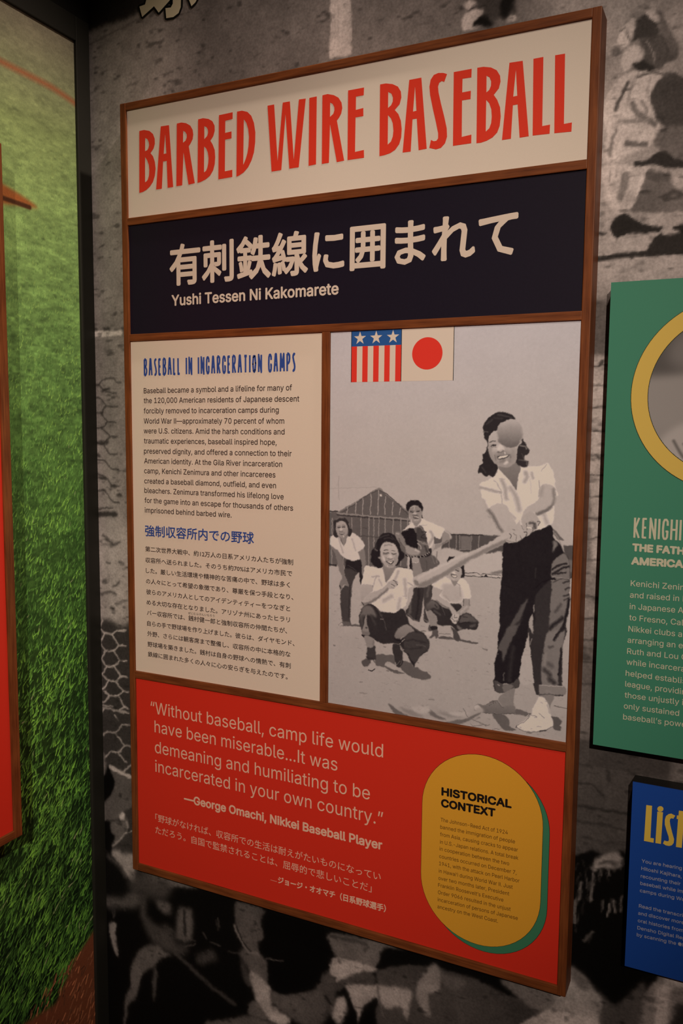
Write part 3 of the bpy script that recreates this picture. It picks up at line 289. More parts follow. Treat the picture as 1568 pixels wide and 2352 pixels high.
# ------------------------------------------------------------------ picture printing (tone drawn onto a fine mesh)
class Canvas:
    def __init__(s, a0, b0, a1, b1, res, ch=1, fill=0.0):
        s.a0, s.b0, s.res = a0, b0, res
        s.W = int(round((a1-a0)/res))+1; s.H = int(round((b1-b0)/res))+1
        s.C = np.full((s.H, s.W, ch), fill, np.float32)
    def grid(s, i0, i1, j0, j1):
        return s.a0+np.arange(i0, i1)*s.res, s.b0+np.arange(j0, j1)*s.res
    def bbox(s, P, pad):
        i0 = max(0, int((P[:, 0].min()-pad-s.a0)/s.res)); i1 = min(s.W, int((P[:, 0].max()+pad-s.a0)/s.res)+2)
        j0 = max(0, int((P[:, 1].min()-pad-s.b0)/s.res)); j1 = min(s.H, int((P[:, 1].max()+pad-s.b0)/s.res)+2)
        return i0, i1, j0, j1
    @staticmethod
    def smooth(P, closed, k=4):
        n = len(P); out = []
        rng = range(n if closed else n-1); t = np.linspace(0, 1, k, endpoint=False)[:, None]
        for i in rng:
            if closed: p0, p1, p2, p3 = P[(i-1) % n], P[i], P[(i+1) % n], P[(i+2) % n]
            else: p0, p1, p2, p3 = P[max(i-1, 0)], P[i], P[i+1], P[min(i+2, n-1)]
            q = .5*((2*p1)+(-p0+p2)*t+(2*p0-5*p1+4*p2-p3)*t*t+(-p0+3*p1-3*p2+p3)*t**3)
            lin_ = p1+(p2-p1)*t
            out.append(.75*q+.25*lin_)
        if not closed: out.append(P[-1:])
        return np.concatenate(out)
    def blur(s, m, sig):
        if sig < .3: return m
        r = int(math.ceil(2.4*sig)); k = np.exp(-.5*(np.arange(-r, r+1)/sig)**2); k /= k.sum()
        for ax in (0, 1):
            o = np.zeros_like(m); n = m.shape[ax]
            for d, w in zip(range(-r, r+1), k):
                if abs(d) >= n: continue
                a = [slice(None)]*2; b = [slice(None)]*2
                if d >= 0: a[ax] = slice(d, n); b[ax] = slice(0, n-d)
                else: a[ax] = slice(0, n+d); b[ax] = slice(-d, n)
                o[tuple(b)] += w*m[tuple(a)]
            m = o
        return m
    def poly(s, P, val, blur=0, sm=True, to=None):
        P = np.asarray(P, float)
        if sm: P = s.smooth(P, True)
        i0, i1, j0, j1 = s.bbox(P, 3*blur+2*s.res)
        # work on a padded window so that edges of the canvas do not fade
        if i1 <= i0 or j1 <= j0: return
        pad = int(math.ceil(2.4*blur/s.res))+1
        I0, I1, J0, J1 = i0-pad, i1+pad, j0-pad, j1+pad
        w = I1-I0; h = J1-J0; ss = 2
        m = np.zeros((h*ss, w+1), np.float32)
        ys = s.b0+(np.arange(h*ss)+.5)/ss*s.res+(J0-.5)*s.res
        Q = np.roll(P, -1, 0)
        for (x1, y1), (x2, y2) in zip(P, Q):
            if y1 == y2: continue
            lo, hi = (y1, y2) if y1 < y2 else (y2, y1)
            r0 = np.searchsorted(ys, lo); r1 = np.searchsorted(ys, hi)
            if r1 <= r0: continue
            rows = np.arange(r0, r1)
            xc = (x1+(ys[rows]-y1)*(x2-x1)/(y2-y1)-s.a0)/s.res+.5-I0
            xc = np.clip(xc, 0, w-1e-3); k = xc.astype(int); f = (1-(xc-k)).astype(np.float32)
            sg = 1.0 if y2 > y1 else -1.0
            np.add.at(m, (rows, k), sg*f); np.add.at(m, (rows, k+1), sg*(1-f))
        m = np.clip(np.abs(np.cumsum(m, 1)[:, :w]), 0, 1)
        m = m.reshape(h, ss, w).mean(1)
        m = s.blur(m, blur/s.res)
        m = m[j0-J0:j0-J0+(j1-j0), i0-I0:i0-I0+(i1-i0)][..., None]
        v = np.asarray(val, np.float32).reshape(1, 1, -1)
        if to is not None:
            _, bb = s.grid(i0, i1, j0, j1); t = np.clip((P[:, 1].max()-bb)/(P[:, 1].max()-P[:, 1].min()), 0, 1)[:, None, None]
            v = v+(np.asarray(to, np.float32).reshape(1, 1, -1)-v)*t
        s.C[j0:j1, i0:i1] += (v-s.C[j0:j1, i0:i1])*m
    def stroke(s, P, val, width, blur=0, sm=True, taper=False, alpha=1.0):
        P = np.asarray(P, float)
        if sm and len(P) > 2: P = s.smooth(P, False, 4)
        i0, i1, j0, j1 = s.bbox(P, width/2+2.5*blur+2*s.res)
        if i1 <= i0 or j1 <= j0: return
        aa, bb = s.grid(i0, i1, j0, j1)
        X = aa[None, :]; Y = bb[:, None]; best = np.full((j1-j0, i1-i0), 1e9, np.float32); n = len(P)-1
        for i in range(n):
            a, b = P[i], P[i+1]; d = b-a; L2 = d@d or 1e-12
            t = np.clip(((X-a[0])*d[0]+(Y-a[1])*d[1])/L2, 0, 1)
            dist = np.hypot(X-a[0]-t*d[0], Y-a[1]-t*d[1])
            if taper: dist = dist+width/2*((i+t)/n)*.85
            best = np.minimum(best, dist)
        e = max(s.res*.9, blur*1.6)
        m = np.clip((width/2-best)/e+.5, 0, 1)[..., None]*alpha
        if width < e: m = m*min(1.0, width/e+.25)
        v = np.asarray(val, np.float32).reshape(1, 1, -1)
        s.C[j0:j1, i0:i1] += (v-s.C[j0:j1, i0:i1])*m
    def warp(s, amps, seed):
        dx = np.zeros((s.H, s.W), np.float32); dy = dx.copy()
        for k, (cell, amp) in enumerate(amps):
            dx += amp*noise(s.H, s.W, cell, seed+2*k); dy += amp*noise(s.H, s.W, cell, seed+2*k+1)
        J, I = np.meshgrid(np.arange(s.H, dtype=np.float32), np.arange(s.W, dtype=np.float32), indexing='ij')
        x = np.clip(I+dx, 0, s.W-1.001); y = np.clip(J+dy, 0, s.H-1.001); xi = x.astype(int); yi = y.astype(int)
        fx = (x-xi)[..., None]; fy = (y-yi)[..., None]; C = s.C
        s.C = (C[yi, xi]*(1-fx)+C[yi, xi+1]*fx)*(1-fy)+(C[yi+1, xi]*(1-fx)+C[yi+1, xi+1]*fx)*fy
    def draw(s, text, sc=1e-4):
        for ln in text.strip().split('\n'):
            h, p = ln.split('|'); k, v, b, w, sm, g = h.split()
            P = [tuple(int(q)*sc for q in t.split(',')) for t in p.split()]
            if k == 'p': s.poly(P, float(v), float(b)*sc, sm == '1', None if g == '-1' else float(g))
            else: s.stroke(P, float(v), float(w)*sc, float(b)*sc)
    def mesh(s, name, rgb, m, to3d):
        """regular grid of quads carrying one colour per point"""
        H, W = s.H, s.W
        A, B = np.meshgrid(s.a0+np.arange(W)*s.res, s.b0+np.arange(H)*s.res)
        V = to3d(A.ravel(), B.ravel())
        i = (np.arange(H-1)[:, None]*W+np.arange(W-1)[None, :]).ravel()
        Fq = np.stack([i, i+1, i+W+1, i+W], 1).astype(np.int32)
        me = bpy.data.meshes.new(name)
        me.vertices.add(H*W); me.vertices.foreach_set('co', V.astype(np.float32).ravel())
        me.loops.add(Fq.size); me.loops.foreach_set('vertex_index', Fq.ravel())
        me.polygons.add(len(Fq)); me.polygons.foreach_set('loop_start', np.arange(len(Fq), dtype=np.int32)*4)
        me.polygons.foreach_set('loop_total', np.full(len(Fq), 4, np.int32))
        me.update(calc_edges=True)
        at = me.color_attributes.new('ink', 'FLOAT_COLOR', 'POINT')
        c = np.ones((H*W, 4), np.float32); c[:, :3] = rgb.reshape(-1, 3)
        at.data.foreach_set('color', c.ravel())
        me.materials.append(m); return me
def ink_gray(C, k, tint):
    return np.clip(lin(C[..., :1])*k, 0.002, .92)*np.asarray(tint, np.float32)

MURAL = """p 152 383.8 0.0 0 -1|-4044,18091 1083,16986 1023,12254 -4305,12712
p 136 304.0 0.0 0 -1|-4305,12712 110,12332 80,10700 -4393,10889
p 115 276.1 0.0 0 -1|2376,16993 8658,15589 8710,14278 2368,14827
p 166 232.4 0.0 0 -1|7600,15826 10773,15116 10863,13450 7644,14469
p 163 146.3 0.0 0 -1|8218,14366 10839,13898 11011,10702 8344,10862
p 49 36.4 0.0 1 -1|-1333,17275 334,16925 156,16573 -230,16478 -694,16462 -1357,16453
s 123 13.7 37.4 1 -1|-1141,16203 -554,16288 83,16409
s 117 14.1 35.2 1 -1|-902,14891 -791,14918
s 96 14.1 35.3 1 -1|-780,13910 -669,13941
s 113 13.6 33.9 1 -1|-135,15285 -29,15311
s 83 14.5 36.1 1 -1|-968,12362 -855,12398
s 137 14.1 35.2 1 -1|-1039,15324 -927,15349
s 83 14.5 36.2 1 -1|-1011,12139 -898,12175
p 190 7.4 0.0 0 -1|4043,16085 4438,16003 4482,15011 4090,15007
p 118 14.6 0.0 0 -1|4438,16003 4884,15911 4896,15022 4482,15011
s 104 13.1 34.4 1 -1|641,15299 818,15364
s 117 13.6 35.6 1 -1|-233,15276 27,15304
s 86 12.0 31.6 1 -1|2587,15310 2713,15339
s 98 12.7 33.2 1 -1|1407,15519 1542,15521
s 93 12.3 32.2 1 -1|2106,15604 2204,15639
s 86 11.8 30.9 1 -1|3025,15564 3117,15521
p 206 13.4 0.0 1 -1|6351,15388 6466,15422 6590,15389 6566,15305 6434,15286
p 206 13.4 0.0 1 -1|6390,15258 6663,15277 6688,15184 6563,15070 6758,15012 6378,14999 6367,15083
p 75 19.7 0.0 1 -1|6579,15472 7186,15348 7206,15217 7223,15078 7134,15096 7050,15053 6998,15079 6913,15035 6845,15000 6546,15050 6684,15160 6698,15278 6592,15324
p 18 13.3 0.0 1 -1|6701,15165 6537,15052 6854,14998 6781,15109
p 23 19.5 0.0 1 -1|6989,15388 7169,15351 7099,15111 7041,15062 6971,15104
s 51 13.3 20.4 1 -1|6443,15285 6575,15303 6732,15320
p 206 13.0 0.0 1 -1|7030,15004 7117,15087 7215,15072 7188,14998
p 134 19.6 0.0 1 -1|6887,15032 6963,15081 7043,14990
p 144 6.5 0.0 1 -1|8677,14431 8723,14594 8872,14736 9039,14788 9225,14760 9351,14525 9495,14247 9511,14076 9308,13985 9211,13917 8970,14000 8782,13989 8757,14175
p 87 9.7 0.0 1 -1|9022,14401 9256,14426 9478,14267 9506,14077 9311,14002 9175,13974 8970,14009 9030,14195
p 66 9.7 0.0 1 -1|8952,14653 9092,14727 9216,14568 9248,14427 9021,14419 8852,14390
p 206 6.4 0.0 1 -1|9066,14766 9217,14756 9219,14576 9103,14683
p 107 12.8 0.0 1 -1|9217,14753 9351,14525 9495,14247 9467,14134 9292,14368
p 204 9.9 0.0 1 -1|8686,14429 8740,14608 8942,14689 8894,14391 8768,14328
p 206 9.9 0.0 1 -1|8754,14244 8956,14337 9038,14211 8891,14048 8790,13997
p 48 6.5 0.0 1 -1|8892,14040 9016,14129 9104,14063 9209,13968 8971,13983
p 206 6.6 0.0 1 -1|8527,13551 8599,13750 8767,13914 8971,13983 9210,13942 9363,13883 9219,13736 9177,13537 9237,13305 9319,13173 9236,12943 9017,12868 8741,12816 8549,12734 8538,12931 8606,13099 8543,13372
s 85 8.4 45.5 1 -1|8857,13830 8777,13669 8698,13472
s 124 16.4 79.5 1 -1|8921,13525 9013,13373 9241,13210
s 147 13.2 59.1 1 -1|8774,13312 9154,13265
s 133 9.8 34.5 1 -1|9057,13556 9133,13372
s 104 16.6 83.6 1 -1|8874,12992 9133,12957
s 133 13.5 53.2 1 -1|8694,13122 8635,12829
s 178 9.9 24.4 1 -1|8908,13856 8839,13416
p 75 9.7 0.0 1 -1|9202,13722 9354,13884 9522,13839 9820,13538 9842,13081 9378,13156 9236,13322 9168,13539
p 106 12.9 0.0 1 -1|9361,13158 9842,13081 9867,12535 9427,12797 9236,12943
s 97 8.2 41.0 1 -1|8975,13896 9177,13928 9380,13863
p 48 8.2 0.0 1 -1|8971,12725 9126,12732 9375,12838 9547,12712 9868,12518 9402,12601 9196,12670 9028,12595
p 195 8.5 0.0 1 -1|8548,12680 8780,12723 8991,12670 9199,12618 8980,12081 8807,12036 8679,12130 8560,12357
p 107 9.8 0.0 1 -1|9182,12602 9475,12463 9565,12314 9887,12124 9894,11960 9052,12011 8979,12098
p 174 12.9 0.0 1 -1|9510,12424 9868,12518 9886,12141 9550,12281
s 206 10.0 70.0 1 -1|9148,12598 9056,12337 8945,12084
s 128 16.8 88.4 1 -1|8873,12570 8816,12258
s 86 16.4 103.4 1 -1|9186,12515 9442,12450
p 37 6.7 0.0 1 -1|8687,11842 8773,11986 8896,12004 9058,11878 9216,11810 9422,11773 9373,11721 9134,11711 8873,11699 8786,11668
p 44 6.6 0.0 1 -1|9212,11492 9308,11642 9475,11719 9913,11554 9923,11354 9421,11400 9232,11433
p 36 6.5 0.0 1 -1|9547,11778 9902,11796 9912,11588 9644,11665
p 173 9.8 0.0 1 -1|9408,11686 9472,11785 9644,11665
s 41 6.7 77.7 1 -1|8510,11387 8797,11400 9146,11412 9921,11389
s 40 6.9 43.3 1 -1|8559,11764 8614,11750
s 155 7.2 20.8 1 -1|8972,13966 8912,13752 8884,13583
s 166 7.1 24.0 1 -1|9146,13851 9120,13684 9151,13541
s 206 9.2 31.9 1 -1|8586,13629 8561,13370 8633,13095
s 206 7.2 24.4 1 -1|8812,13228 9007,13113 9144,13111
s 135 6.1 21.2 1 -1|8715,13242 8728,13152
s 206 7.3 28.2 1 -1|8656,12738 8777,12794 8948,12877
s 206 9.3 35.7 1 -1|8612,12494 8674,12273 8804,12117
s 142 6.2 21.4 1 -1|8661,12613 8648,12490
s 143 6.1 21.3 1 -1|8747,12656 8742,12550
s 89 7.1 23.9 1 -1|9411,13159 9354,12944
s 88 5.8 16.9 1 -1|9438,13684 9481,13456
s 87 5.9 17.0 1 -1|9326,13582 9303,13347
s 86 6.0 17.3 1 -1|8724,14560 8792,14581 8886,14392
s 206 6.0 17.3 1 -1|8710,14476 8794,14546 8911,14610
s 164 7.1 17.0 1 -1|9091,14355 9183,14185 9172,14051
s 72 8.8 23.6 1 -1|9292,14368 9366,14186 9339,14056
p 89 25.3 0.0 0 -1|8433,10797 8770,10759 8801,9955 8463,9984
p 169 18.9 0.0 0 -1|8463,9978 9769,9917 9927,6417 8599,6288
s 77 12.8 26.6 1 -1|8411,9841 8750,9832
s 77 12.8 26.7 1 -1|8422,9541 8762,9536
s 78 12.8 26.8 1 -1|8434,9201 8775,9200
s 78 12.9 26.9 1 -1|8447,8849 8788,8852
s 78 12.9 27.0 1 -1|8461,8477 8802,8484
s 79 13.0 27.0 1 -1|8472,8181 8813,8192
s 79 13.0 27.1 1 -1|8483,7855 8826,7869
s 80 13.0 27.2 1 -1|8495,7527 8838,7545
s 80 13.1 27.3 1 -1|8507,7208 8851,7230
s 81 13.1 27.4 1 -1|8519,6887 8863,6913
s 68 12.7 49.3 1 -1|8600,9855 8655,9892
s 69 12.9 50.0 1 -1|8634,8451 8673,8423
p 133 126.2 0.0 0 -1|8361,6773 10663,6956 10720,5823 8405,5541
p 95 159.9 0.0 0 -1|8272,5525 10720,5823 10771,4802 8310,4408
s 61 6.6 26.4 1 -1|8444,6302 8897,6325
s 62 6.6 26.5 1 -1|8456,5961 8910,5989
s 62 6.7 26.6 1 -1|8468,5618 8923,5652
s 63 6.7 26.7 1 -1|8480,5273 8936,5312
s 64 6.7 26.8 1 -1|8493,4927 8949,4972
p 133 99.1 0.0 0 -1|-1642,10670 -272,10615 -320,8366 -1713,8339
p 148 202.2 0.0 0 -1|-1707,8528 -316,8548 -363,6330 -1776,6227
p 202 11.8 0.0 0 -1|-1640,10740 -452,10765 -455,10662 -1644,10615
s 116 9.8 16.7 1 -1|-1257,10564 -596,10557
s 116 9.8 16.7 1 -1|-1258,10516 -597,10510
s 116 9.8 16.7 1 -1|-1260,10469 -598,10464
s 116 9.8 16.7 1 -1|-1261,10421 -599,10417
s 116 9.8 16.7 1 -1|-1262,10374 -600,10370
s 116 9.8 16.7 1 -1|-1264,10326 -601,10324
s 116 9.8 16.7 1 -1|-1265,10279 -602,10277
s 116 9.8 16.7 1 -1|-1266,10231 -603,10230
s 116 9.8 16.7 1 -1|-1268,10184 -604,10183
s 116 9.8 16.7 1 -1|-1269,10136 -606,10137
s 116 9.8 16.7 1 -1|-1270,10089 -607,10090
s 115 9.8 16.7 1 -1|-1271,10041 -608,10043
s 115 9.9 16.8 1 -1|-1273,9993 -609,9996
s 115 9.9 16.8 1 -1|-1274,9946 -610,9949
s 115 9.9 16.8 1 -1|-1275,9898 -611,9902
s 115 9.9 16.8 1 -1|-1277,9850 -612,9855
s 115 9.9 16.8 1 -1|-1278,9802 -613,9808
s 63 9.9 27.3 1 -1|-1268,9712 -1065,9696 -949,9570 -831,9523 -608,9508
s 63 9.9 27.4 1 -1|-1277,9417 -1060,9415 -880,9264 -603,9253
s 63 9.9 27.5 1 -1|-1261,9111 -1027,9111 -853,8937 -622,8938
s 63 10.0 27.5 1 -1|-1257,8796 -999,8798 -824,8652 -617,8650
s 63 10.0 27.6 1 -1|-1241,8498 -995,8492 -821,8319 -624,8310
s 63 10.0 27.6 1 -1|-1274,8179 -967,8177 -792,8014 -608,8006
s 63 10.0 27.7 1 -1|-1281,7916 -951,7860 -776,7699 -580,7693
s 63 10.1 27.8 1 -1|-1279,7548 -935,7553 -760,7364 -587,7349
s 63 9.8 27.1 1 -1|-1065,9696 -907,9803 -684,9799 -603,9729 -511,9709
s 63 9.9 27.4 1 -1|-880,9264 -1008,9120
s 63 9.9 27.5 1 -1|-853,8937 -992,8798
s 63 10.0 27.5 1 -1|-824,8652 -988,8492
s 64 10.1 28.0 1 -1|-1275,7236 -1130,7205 -768,7223
s 55 29.6 54.5 1 -1|-973,9561 -794,9590
s 55 30.1 63.9 1 -1|-1217,8498 -879,8544
s 56 30.3 55.8 1 -1|-1271,8282 -1090,8273
s 56 30.4 107.6 1 -1|-1268,7069 -1012,7088 -688,7092
s 55 30.2 55.7 1 -1|-1089,7824 -957,7823
s 58 29.6 63.0 1 -1|-1251,10791 -1108,10776
s 57 29.3 62.2 1 -1|-918,10785 -801,10777
s 55 29.9 50.9 1 -1|-781,7671 -686,7674
s 55 29.8 54.9 1 -1|-643,7490 -549,7494
p 169 123.0 0.0 0 -1|-1759,6813 -257,6900 -298,4906 -1821,4738
s 89 30.2 55.7 1 -1|-928,6559 -738,6477 -606,6523
s 90 30.4 64.7 1 -1|-806,5627 -637,5709
s 91 30.7 52.3 1 -1|-1103,5417 -931,5481 -738,5452
s 91 31.1 52.8 1 -1|-1290,5766 -1218,5696
s 91 30.8 56.7 1 -1|-1047,5711 -998,5705
s 90 30.5 43.3 1 -1|-940,6102 -867,6098
s 92 31.1 53.0 1 -1|-1233,5133 -1159,5141
s 91 30.7 52.2 1 -1|-866,5171 -793,5159
s 89 30.5 51.8 1 -1|-1023,6647 -880,6581
p 58 41.4 0.0 1 -1|-1820,4768 -1117,4874 -872,4920 -728,4859 -537,4813 -112,4813 -160,2321 -1903,2009
s 191 8.3 33.2 1 -1|-1281,4729 -1182,4731 -1117,4874
s 189 8.2 32.8 1 -1|-1146,4696 -1037,4621 -854,4623 -695,4737 -491,4747
s 192 8.3 33.2 1 -1|-1277,4407 -1166,4411 -1037,4621
s 189 8.2 32.7 1 -1|-854,4623 -666,4413
s 190 8.2 32.8 1 -1|-1166,4411 -1021,4282 -826,4287 -654,4415 -486,4422
s 193 8.4 33.3 1 -1|-1274,4084 -1137,4082 -1021,4282
s 190 8.2 32.8 1 -1|-826,4287 -637,4098
s 191 8.3 32.9 1 -1|-1137,4082 -993,3954 -797,3970 -637,4098 -481,4095
s 194 8.4 33.4 1 -1|-1257,3761 -1121,3760 -993,3954
s 191 8.2 32.8 1 -1|-797,3970 -620,3771
s 192 8.3 33.0 1 -1|-1121,3760 -964,3645 -768,3653 -620,3771 -476,3777
s 195 8.4 33.4 1 -1|-1253,3436 -1092,3439 -964,3645
s 192 8.3 32.9 1 -1|-768,3653 -603,3452
s 193 8.3 33.0 1 -1|-1056,3395 -934,3335 -726,3356 -591,3454 -459,3460
s 196 8.4 33.5 1 -1|-1261,3147 -1074,3156 -934,3335
s 194 8.3 32.9 1 -1|-726,3356 -586,3133
s 196 8.4 33.5 1 -1|-1250,3069 -867,3089
s 197 8.5 33.7 1 -1|-1245,2811 -1091,2995
s 194 8.2 32.9 1 -1|-697,3047 -586,3133 -466,3140
s 196 8.3 33.1 1 -1|-797,2923 -643,2751
s 197 8.4 33.3 1 -1|-1231,2364 -1003,2523 -806,2546 -631,2753 -462,2758
s 197 8.3 33.1 1 -1|-806,2546 -567,2331 -446,2349
s 157 10.4 48.8 1 -1|-1252,2999 -868,3030 -456,3032
p 12 24.8 0.0 0 -1|-2298,-1221 10903,2189 11094,-1618 -2486,-7097
p 50 107.4 0.0 0 -1|-2197,1956 34,2356 -20,-632 -2298,-1221
p 57 31.7 0.0 0 -1|-1282,2780 -339,2933 -359,28 -1033,-84 -1284,1168
s 170 10.5 32.0 1 -1|-1253,2353 -989,2526 -812,2548 -632,2752 -438,2768
s 171 10.5 32.1 1 -1|-1093,1972 -941,2096 -743,2124 -573,2329 -437,2343
s 170 10.4 31.9 1 -1|-802,2534 -573,2329
s 171 10.4 31.9 1 -1|-743,2124 -542,1955
s 172 10.4 31.8 1 -1|-635,1731 -397,1950
p 118 16.0 0.0 1 -1|-1276,2220 -1217,2182 -1098,1979 -1064,1761 -1129,1555 -1216,1449 -1297,1433
p 9 12.8 0.0 1 -1|-1297,1425 -1216,1457 -1102,1576 -1017,1802 -902,1663 -841,1467 -898,1246 -1045,1054 -1199,917 -1311,893
p 91 15.9 0.0 1 -1|-987,1807 -557,1730 -327,1632 -337,1122 -615,863 -775,716 -1199,525 -1321,506 -1312,868 -1199,917 -1005,1087 -855,1367 -851,1545
s 184 15.7 74.9 1 -1|-958,1781 -752,1737 -403,1664
p 192 12.7 0.0 1 -1|-734,789 -615,874 -608,725 -717,685
s 181 12.9 44.0 1 -1|-1199,550 -1117,576
p 10 16.2 0.0 1 -1|-1322,490 -997,594 -983,353 -861,283 -960,65 -991,-164 -1113,-70 -1334,10
p 96 21.3 0.0 1 -1|-981,581 -737,680 -559,755 -533,600 -662,329 -930,68 -861,283 -973,355
s 144 21.2 43.3 1 -1|-560,682 -553,547 -716,284 -940,66
s 157 12.6 28.6 1 -1|-605,431 -427,511
p 151 31.9 0.0 1 -1|-972,-36 -831,13 -634,-21 -360,-5 -372,-574 -527,-540 -779,-317 -975,-152
p 17 21.4 0.0 1 -1|-1336,-57 -1154,-80 -975,-152 -682,-408 -490,-604 -134,-723 -139,-1000 -1369,-1329
s 75 64.3 91.2 1 -1|-1056,-188 -780,-334 -606,-519
p 72 83.3 0.0 1 -1|-492,-809 -164,-815 407,-785 554,-359 -449,-492
p 87 53.6 0.0 1 -1|-1153,-1105 -681,-1006 -456,-824 -146,-856 -352,-1139 -724,-1255 -1141,-1367
p 72 62.2 0.0 1 -1|-200,-839 -55,-816 -63,-1244 256,-1398 540,-1318 675,-1640 970,-1584 881,-1820 531,-1899 107,-1805 -70,-1612 -227,-1289
p 91 41.1 0.0 1 -1|194,-841 564,-832 508,-1087 227,-1013
p 97 40.4 0.0 1 -1|755,-871 1071,-815 1101,-1161 1022,-1480 676,-1550 680,-1279
s 37 30.3 64.3 1 -1|892,-893 886,-1400
p 143 16.4 0.0 1 -1|-1080,-1695 -897,-1628 -905,-1974 -839,-2394 -991,-2250
p 105 26.7 0.0 1 -1|-550,-2682 -411,-2266 -149,-1941 178,-1809 390,-1905 548,-1949 281,-2065 135,-2262 -197,-2573 -354,-3090 -585,-3447 -669,-3887 -738,-3911 -636,-3211 -536,-2928
p 84 21.1 0.0 1 -1|99,-2267 175,-2458 131,-2903 70,-3093 49,-2651
s 65 39.9 95.5 1 -1|672,-1852 1152,-2127 1555,-2329 2082,-2499
p 69 49.6 0.0 1 -1|1190,-1728 1562,-1530 1666,-1704 1222,-1933
s 76 14.8 31.6 1 -1|1330,-1214 1430,-1303
s 76 14.7 31.3 1 -1|1530,-1363 1761,-1383
s 74 14.6 31.0 1 -1|1700,-818 1731,-984
s 78 15.1 32.1 1 -1|1158,-1500 883,-1640
p 85 18.8 0.0 1 -1|2134,-357 2802,-359 2756,-959 2631,-1040 2656,-1311 2348,-1242 2149,-949
p 91 28.3 0.0 1 -1|2180,-1402 2373,-1230 2826,-1279 2856,-1474 2880,-1820 2625,-1751 2423,-1698
s 119 23.6 57.7 1 -1|2088,-852 2220,-1159 2398,-1291 2801,-1291 3195,-1263
s 18 11.4 24.3 1 -1|2157,-855 2258,-1148 2449,-1276
p 72 28.7 0.0 1 -1|2206,-1487 2321,-1637 2486,-1909 2447,-2019 2289,-1901
p 164 23.4 0.0 1 -1|2418,-1688 2801,-1811 2930,-1907 2930,-2205 3123,-2301 3344,-2422 3222,-2588 2825,-2573 2599,-2301
p 91 45.3 0.0 1 -1|2925,-1909 3318,-1875 3702,-1707 3937,-1455 4052,-1309 4198,-1593 4178,-1931 4013,-2320 3610,-2457 3123,-2301 2930,-2227
p 8 18.0 0.0 1 -1|2789,-362 4069,-373 4190,-545 4214,-712 4330,-809 4235,-972 4195,-1177 4053,-1386 3844,-1622 3463,-1839 3074,-1934 2851,-1795 2821,-1394 2646,-1264 2747,-916
s 96 13.9 23.6 1 -1|2801,-1332 3195,-1270
p 97 19.1 0.0 1 -1|2433,-2390 2599,-2266 2830,-2560 2420,-2639
p 97 19.4 0.0 1 -1|1417,-3105 1686,-2978 2394,-2664 3124,-2599 3124,-2851 1413,-3443
p 197 28.0 0.0 1 -1|2825,-2492 3123,-2370 3344,-2422 3124,-2576
p 77 22.1 0.0 1 -1|4052,-1265 4264,-1151 4320,-1335 4291,-1673 4185,-2017 4079,-1742 4008,-1654
s 29 26.6 58.8 1 -1|4078,-1698 4184,-1819
p 110 17.1 0.0 1 -1|4203,-411 5699,-318 5129,-837 4574,-822 4348,-868 4214,-691
s 72 34.3 74.3 1 -1|4208,-475 4571,-457 4915,-422 4895,-555
p 171 13.0 0.0 1 -1|4246,-921 4348,-868 4575,-829 5129,-837 4955,-976 4352,-1336 4329,-1245 4190,-1183
s 94 34.8 66.5 1 -1|4394,-920 4417,-935
p 70 17.2 0.0 1 -1|4307,-1361 4578,-1146 4955,-933 5106,-1068 5024,-1168 4557,-1326 4308,-1536
p 167 17.0 0.0 1 -1|4534,-1312 5155,-1138 5711,-1026 5727,-1950 5278,-2106 5158,-1393 5006,-1507 4853,-1709 4768,-2064 4581,-1471
p 9 17.4 0.0 1 -1|4470,-1681 4628,-1587 4773,-2106 4475,-2207
p 9 17.2 0.0 1 -1|4821,-1784 4964,-1683 5068,-2005 4780,-2103
p 181 26.3 0.0 1 -1|4310,-1689 4491,-1565 4539,-1812 4406,-2142 4220,-2028
s 114 25.3 43.0 1 -1|5156,-1202 5250,-1685
p 10 12.0 0.0 1 -1|5102,-859 5167,-632 5310,-370 6228,-261 7305,-301 7548,-591 7009,-471 6337,-441 5695,-582
p 74 15.9 0.0 1 -1|5103,-886 5695,-582 6338,-467 7009,-445 7548,-591 7743,-605 7650,-1173 5271,-1987 5205,-1284
p 164 20.7 0.0 1 -1|5132,-1163 5785,-1044 5777,-1374 5713,-1616 5599,-1406 5293,-1534
p 143 20.1 0.0 1 -1|6009,-676 6231,-407 6352,-543 6294,-909 6109,-1000 6184,-1403 6090,-1394 5890,-1092
p 103 31.5 0.0 1 -1|6339,-534 6808,-560 6632,-780 6396,-748
s 99 16.9 39.1 1 -1|5146,-1164 5267,-1709
p 64 14.9 0.0 1 -1|7536,-595 7731,-604 8082,-699 7766,-978 7647,-1044
p 110 22.0 0.0 1 -1|7381,-329 8314,-264 8502,-329 8082,-699 7755,-601
p 186 14.5 0.0 1 -1|8230,-543 8409,-309 8705,379 8747,-797 7891,-1090 7767,-991 8082,-714
s 123 29.2 72.7 1 -1|8067,-622 8230,-543
p 69 26.7 0.0 0 -1|8424,4042 9859,4141 9937,2375 8435,2091
s 41 20.4 30.2 1 -1|8542,3325 8763,3343 8916,3174
s 39 20.3 41.3 1 -1|8555,2970 8851,2973 9318,2995
s 45 27.1 33.9 1 -1|8564,2703 9005,2741 9259,2700
s 54 27.2 26.5 1 -1|8592,2450 9233,2440
s 47 20.5 22.7 1 -1|8550,3632 8734,3637
s 48 33.5 55.8 1 -1|8972,3614 9013,3467
p 8 17.1 0.0 1 -1|8419,2027 8547,2148 8784,2279 8933,2250 9201,2358 9346,2320 9935,2413 10018,550 9671,452 9438,28 9246,-177 9023,-127 8731,152 8440,290
p 135 20.4 0.0 1 -1|8773,1982 8880,2178 9040,2306 9157,2324 9249,2139 9141,2034 8978,2023 8834,1943
s 73 27.2 64.1 1 -1|8921,2088 9065,2143 9139,2102
s 92 12.4 42.1 1 -1|8821,1904 8806,1700 8798,1415
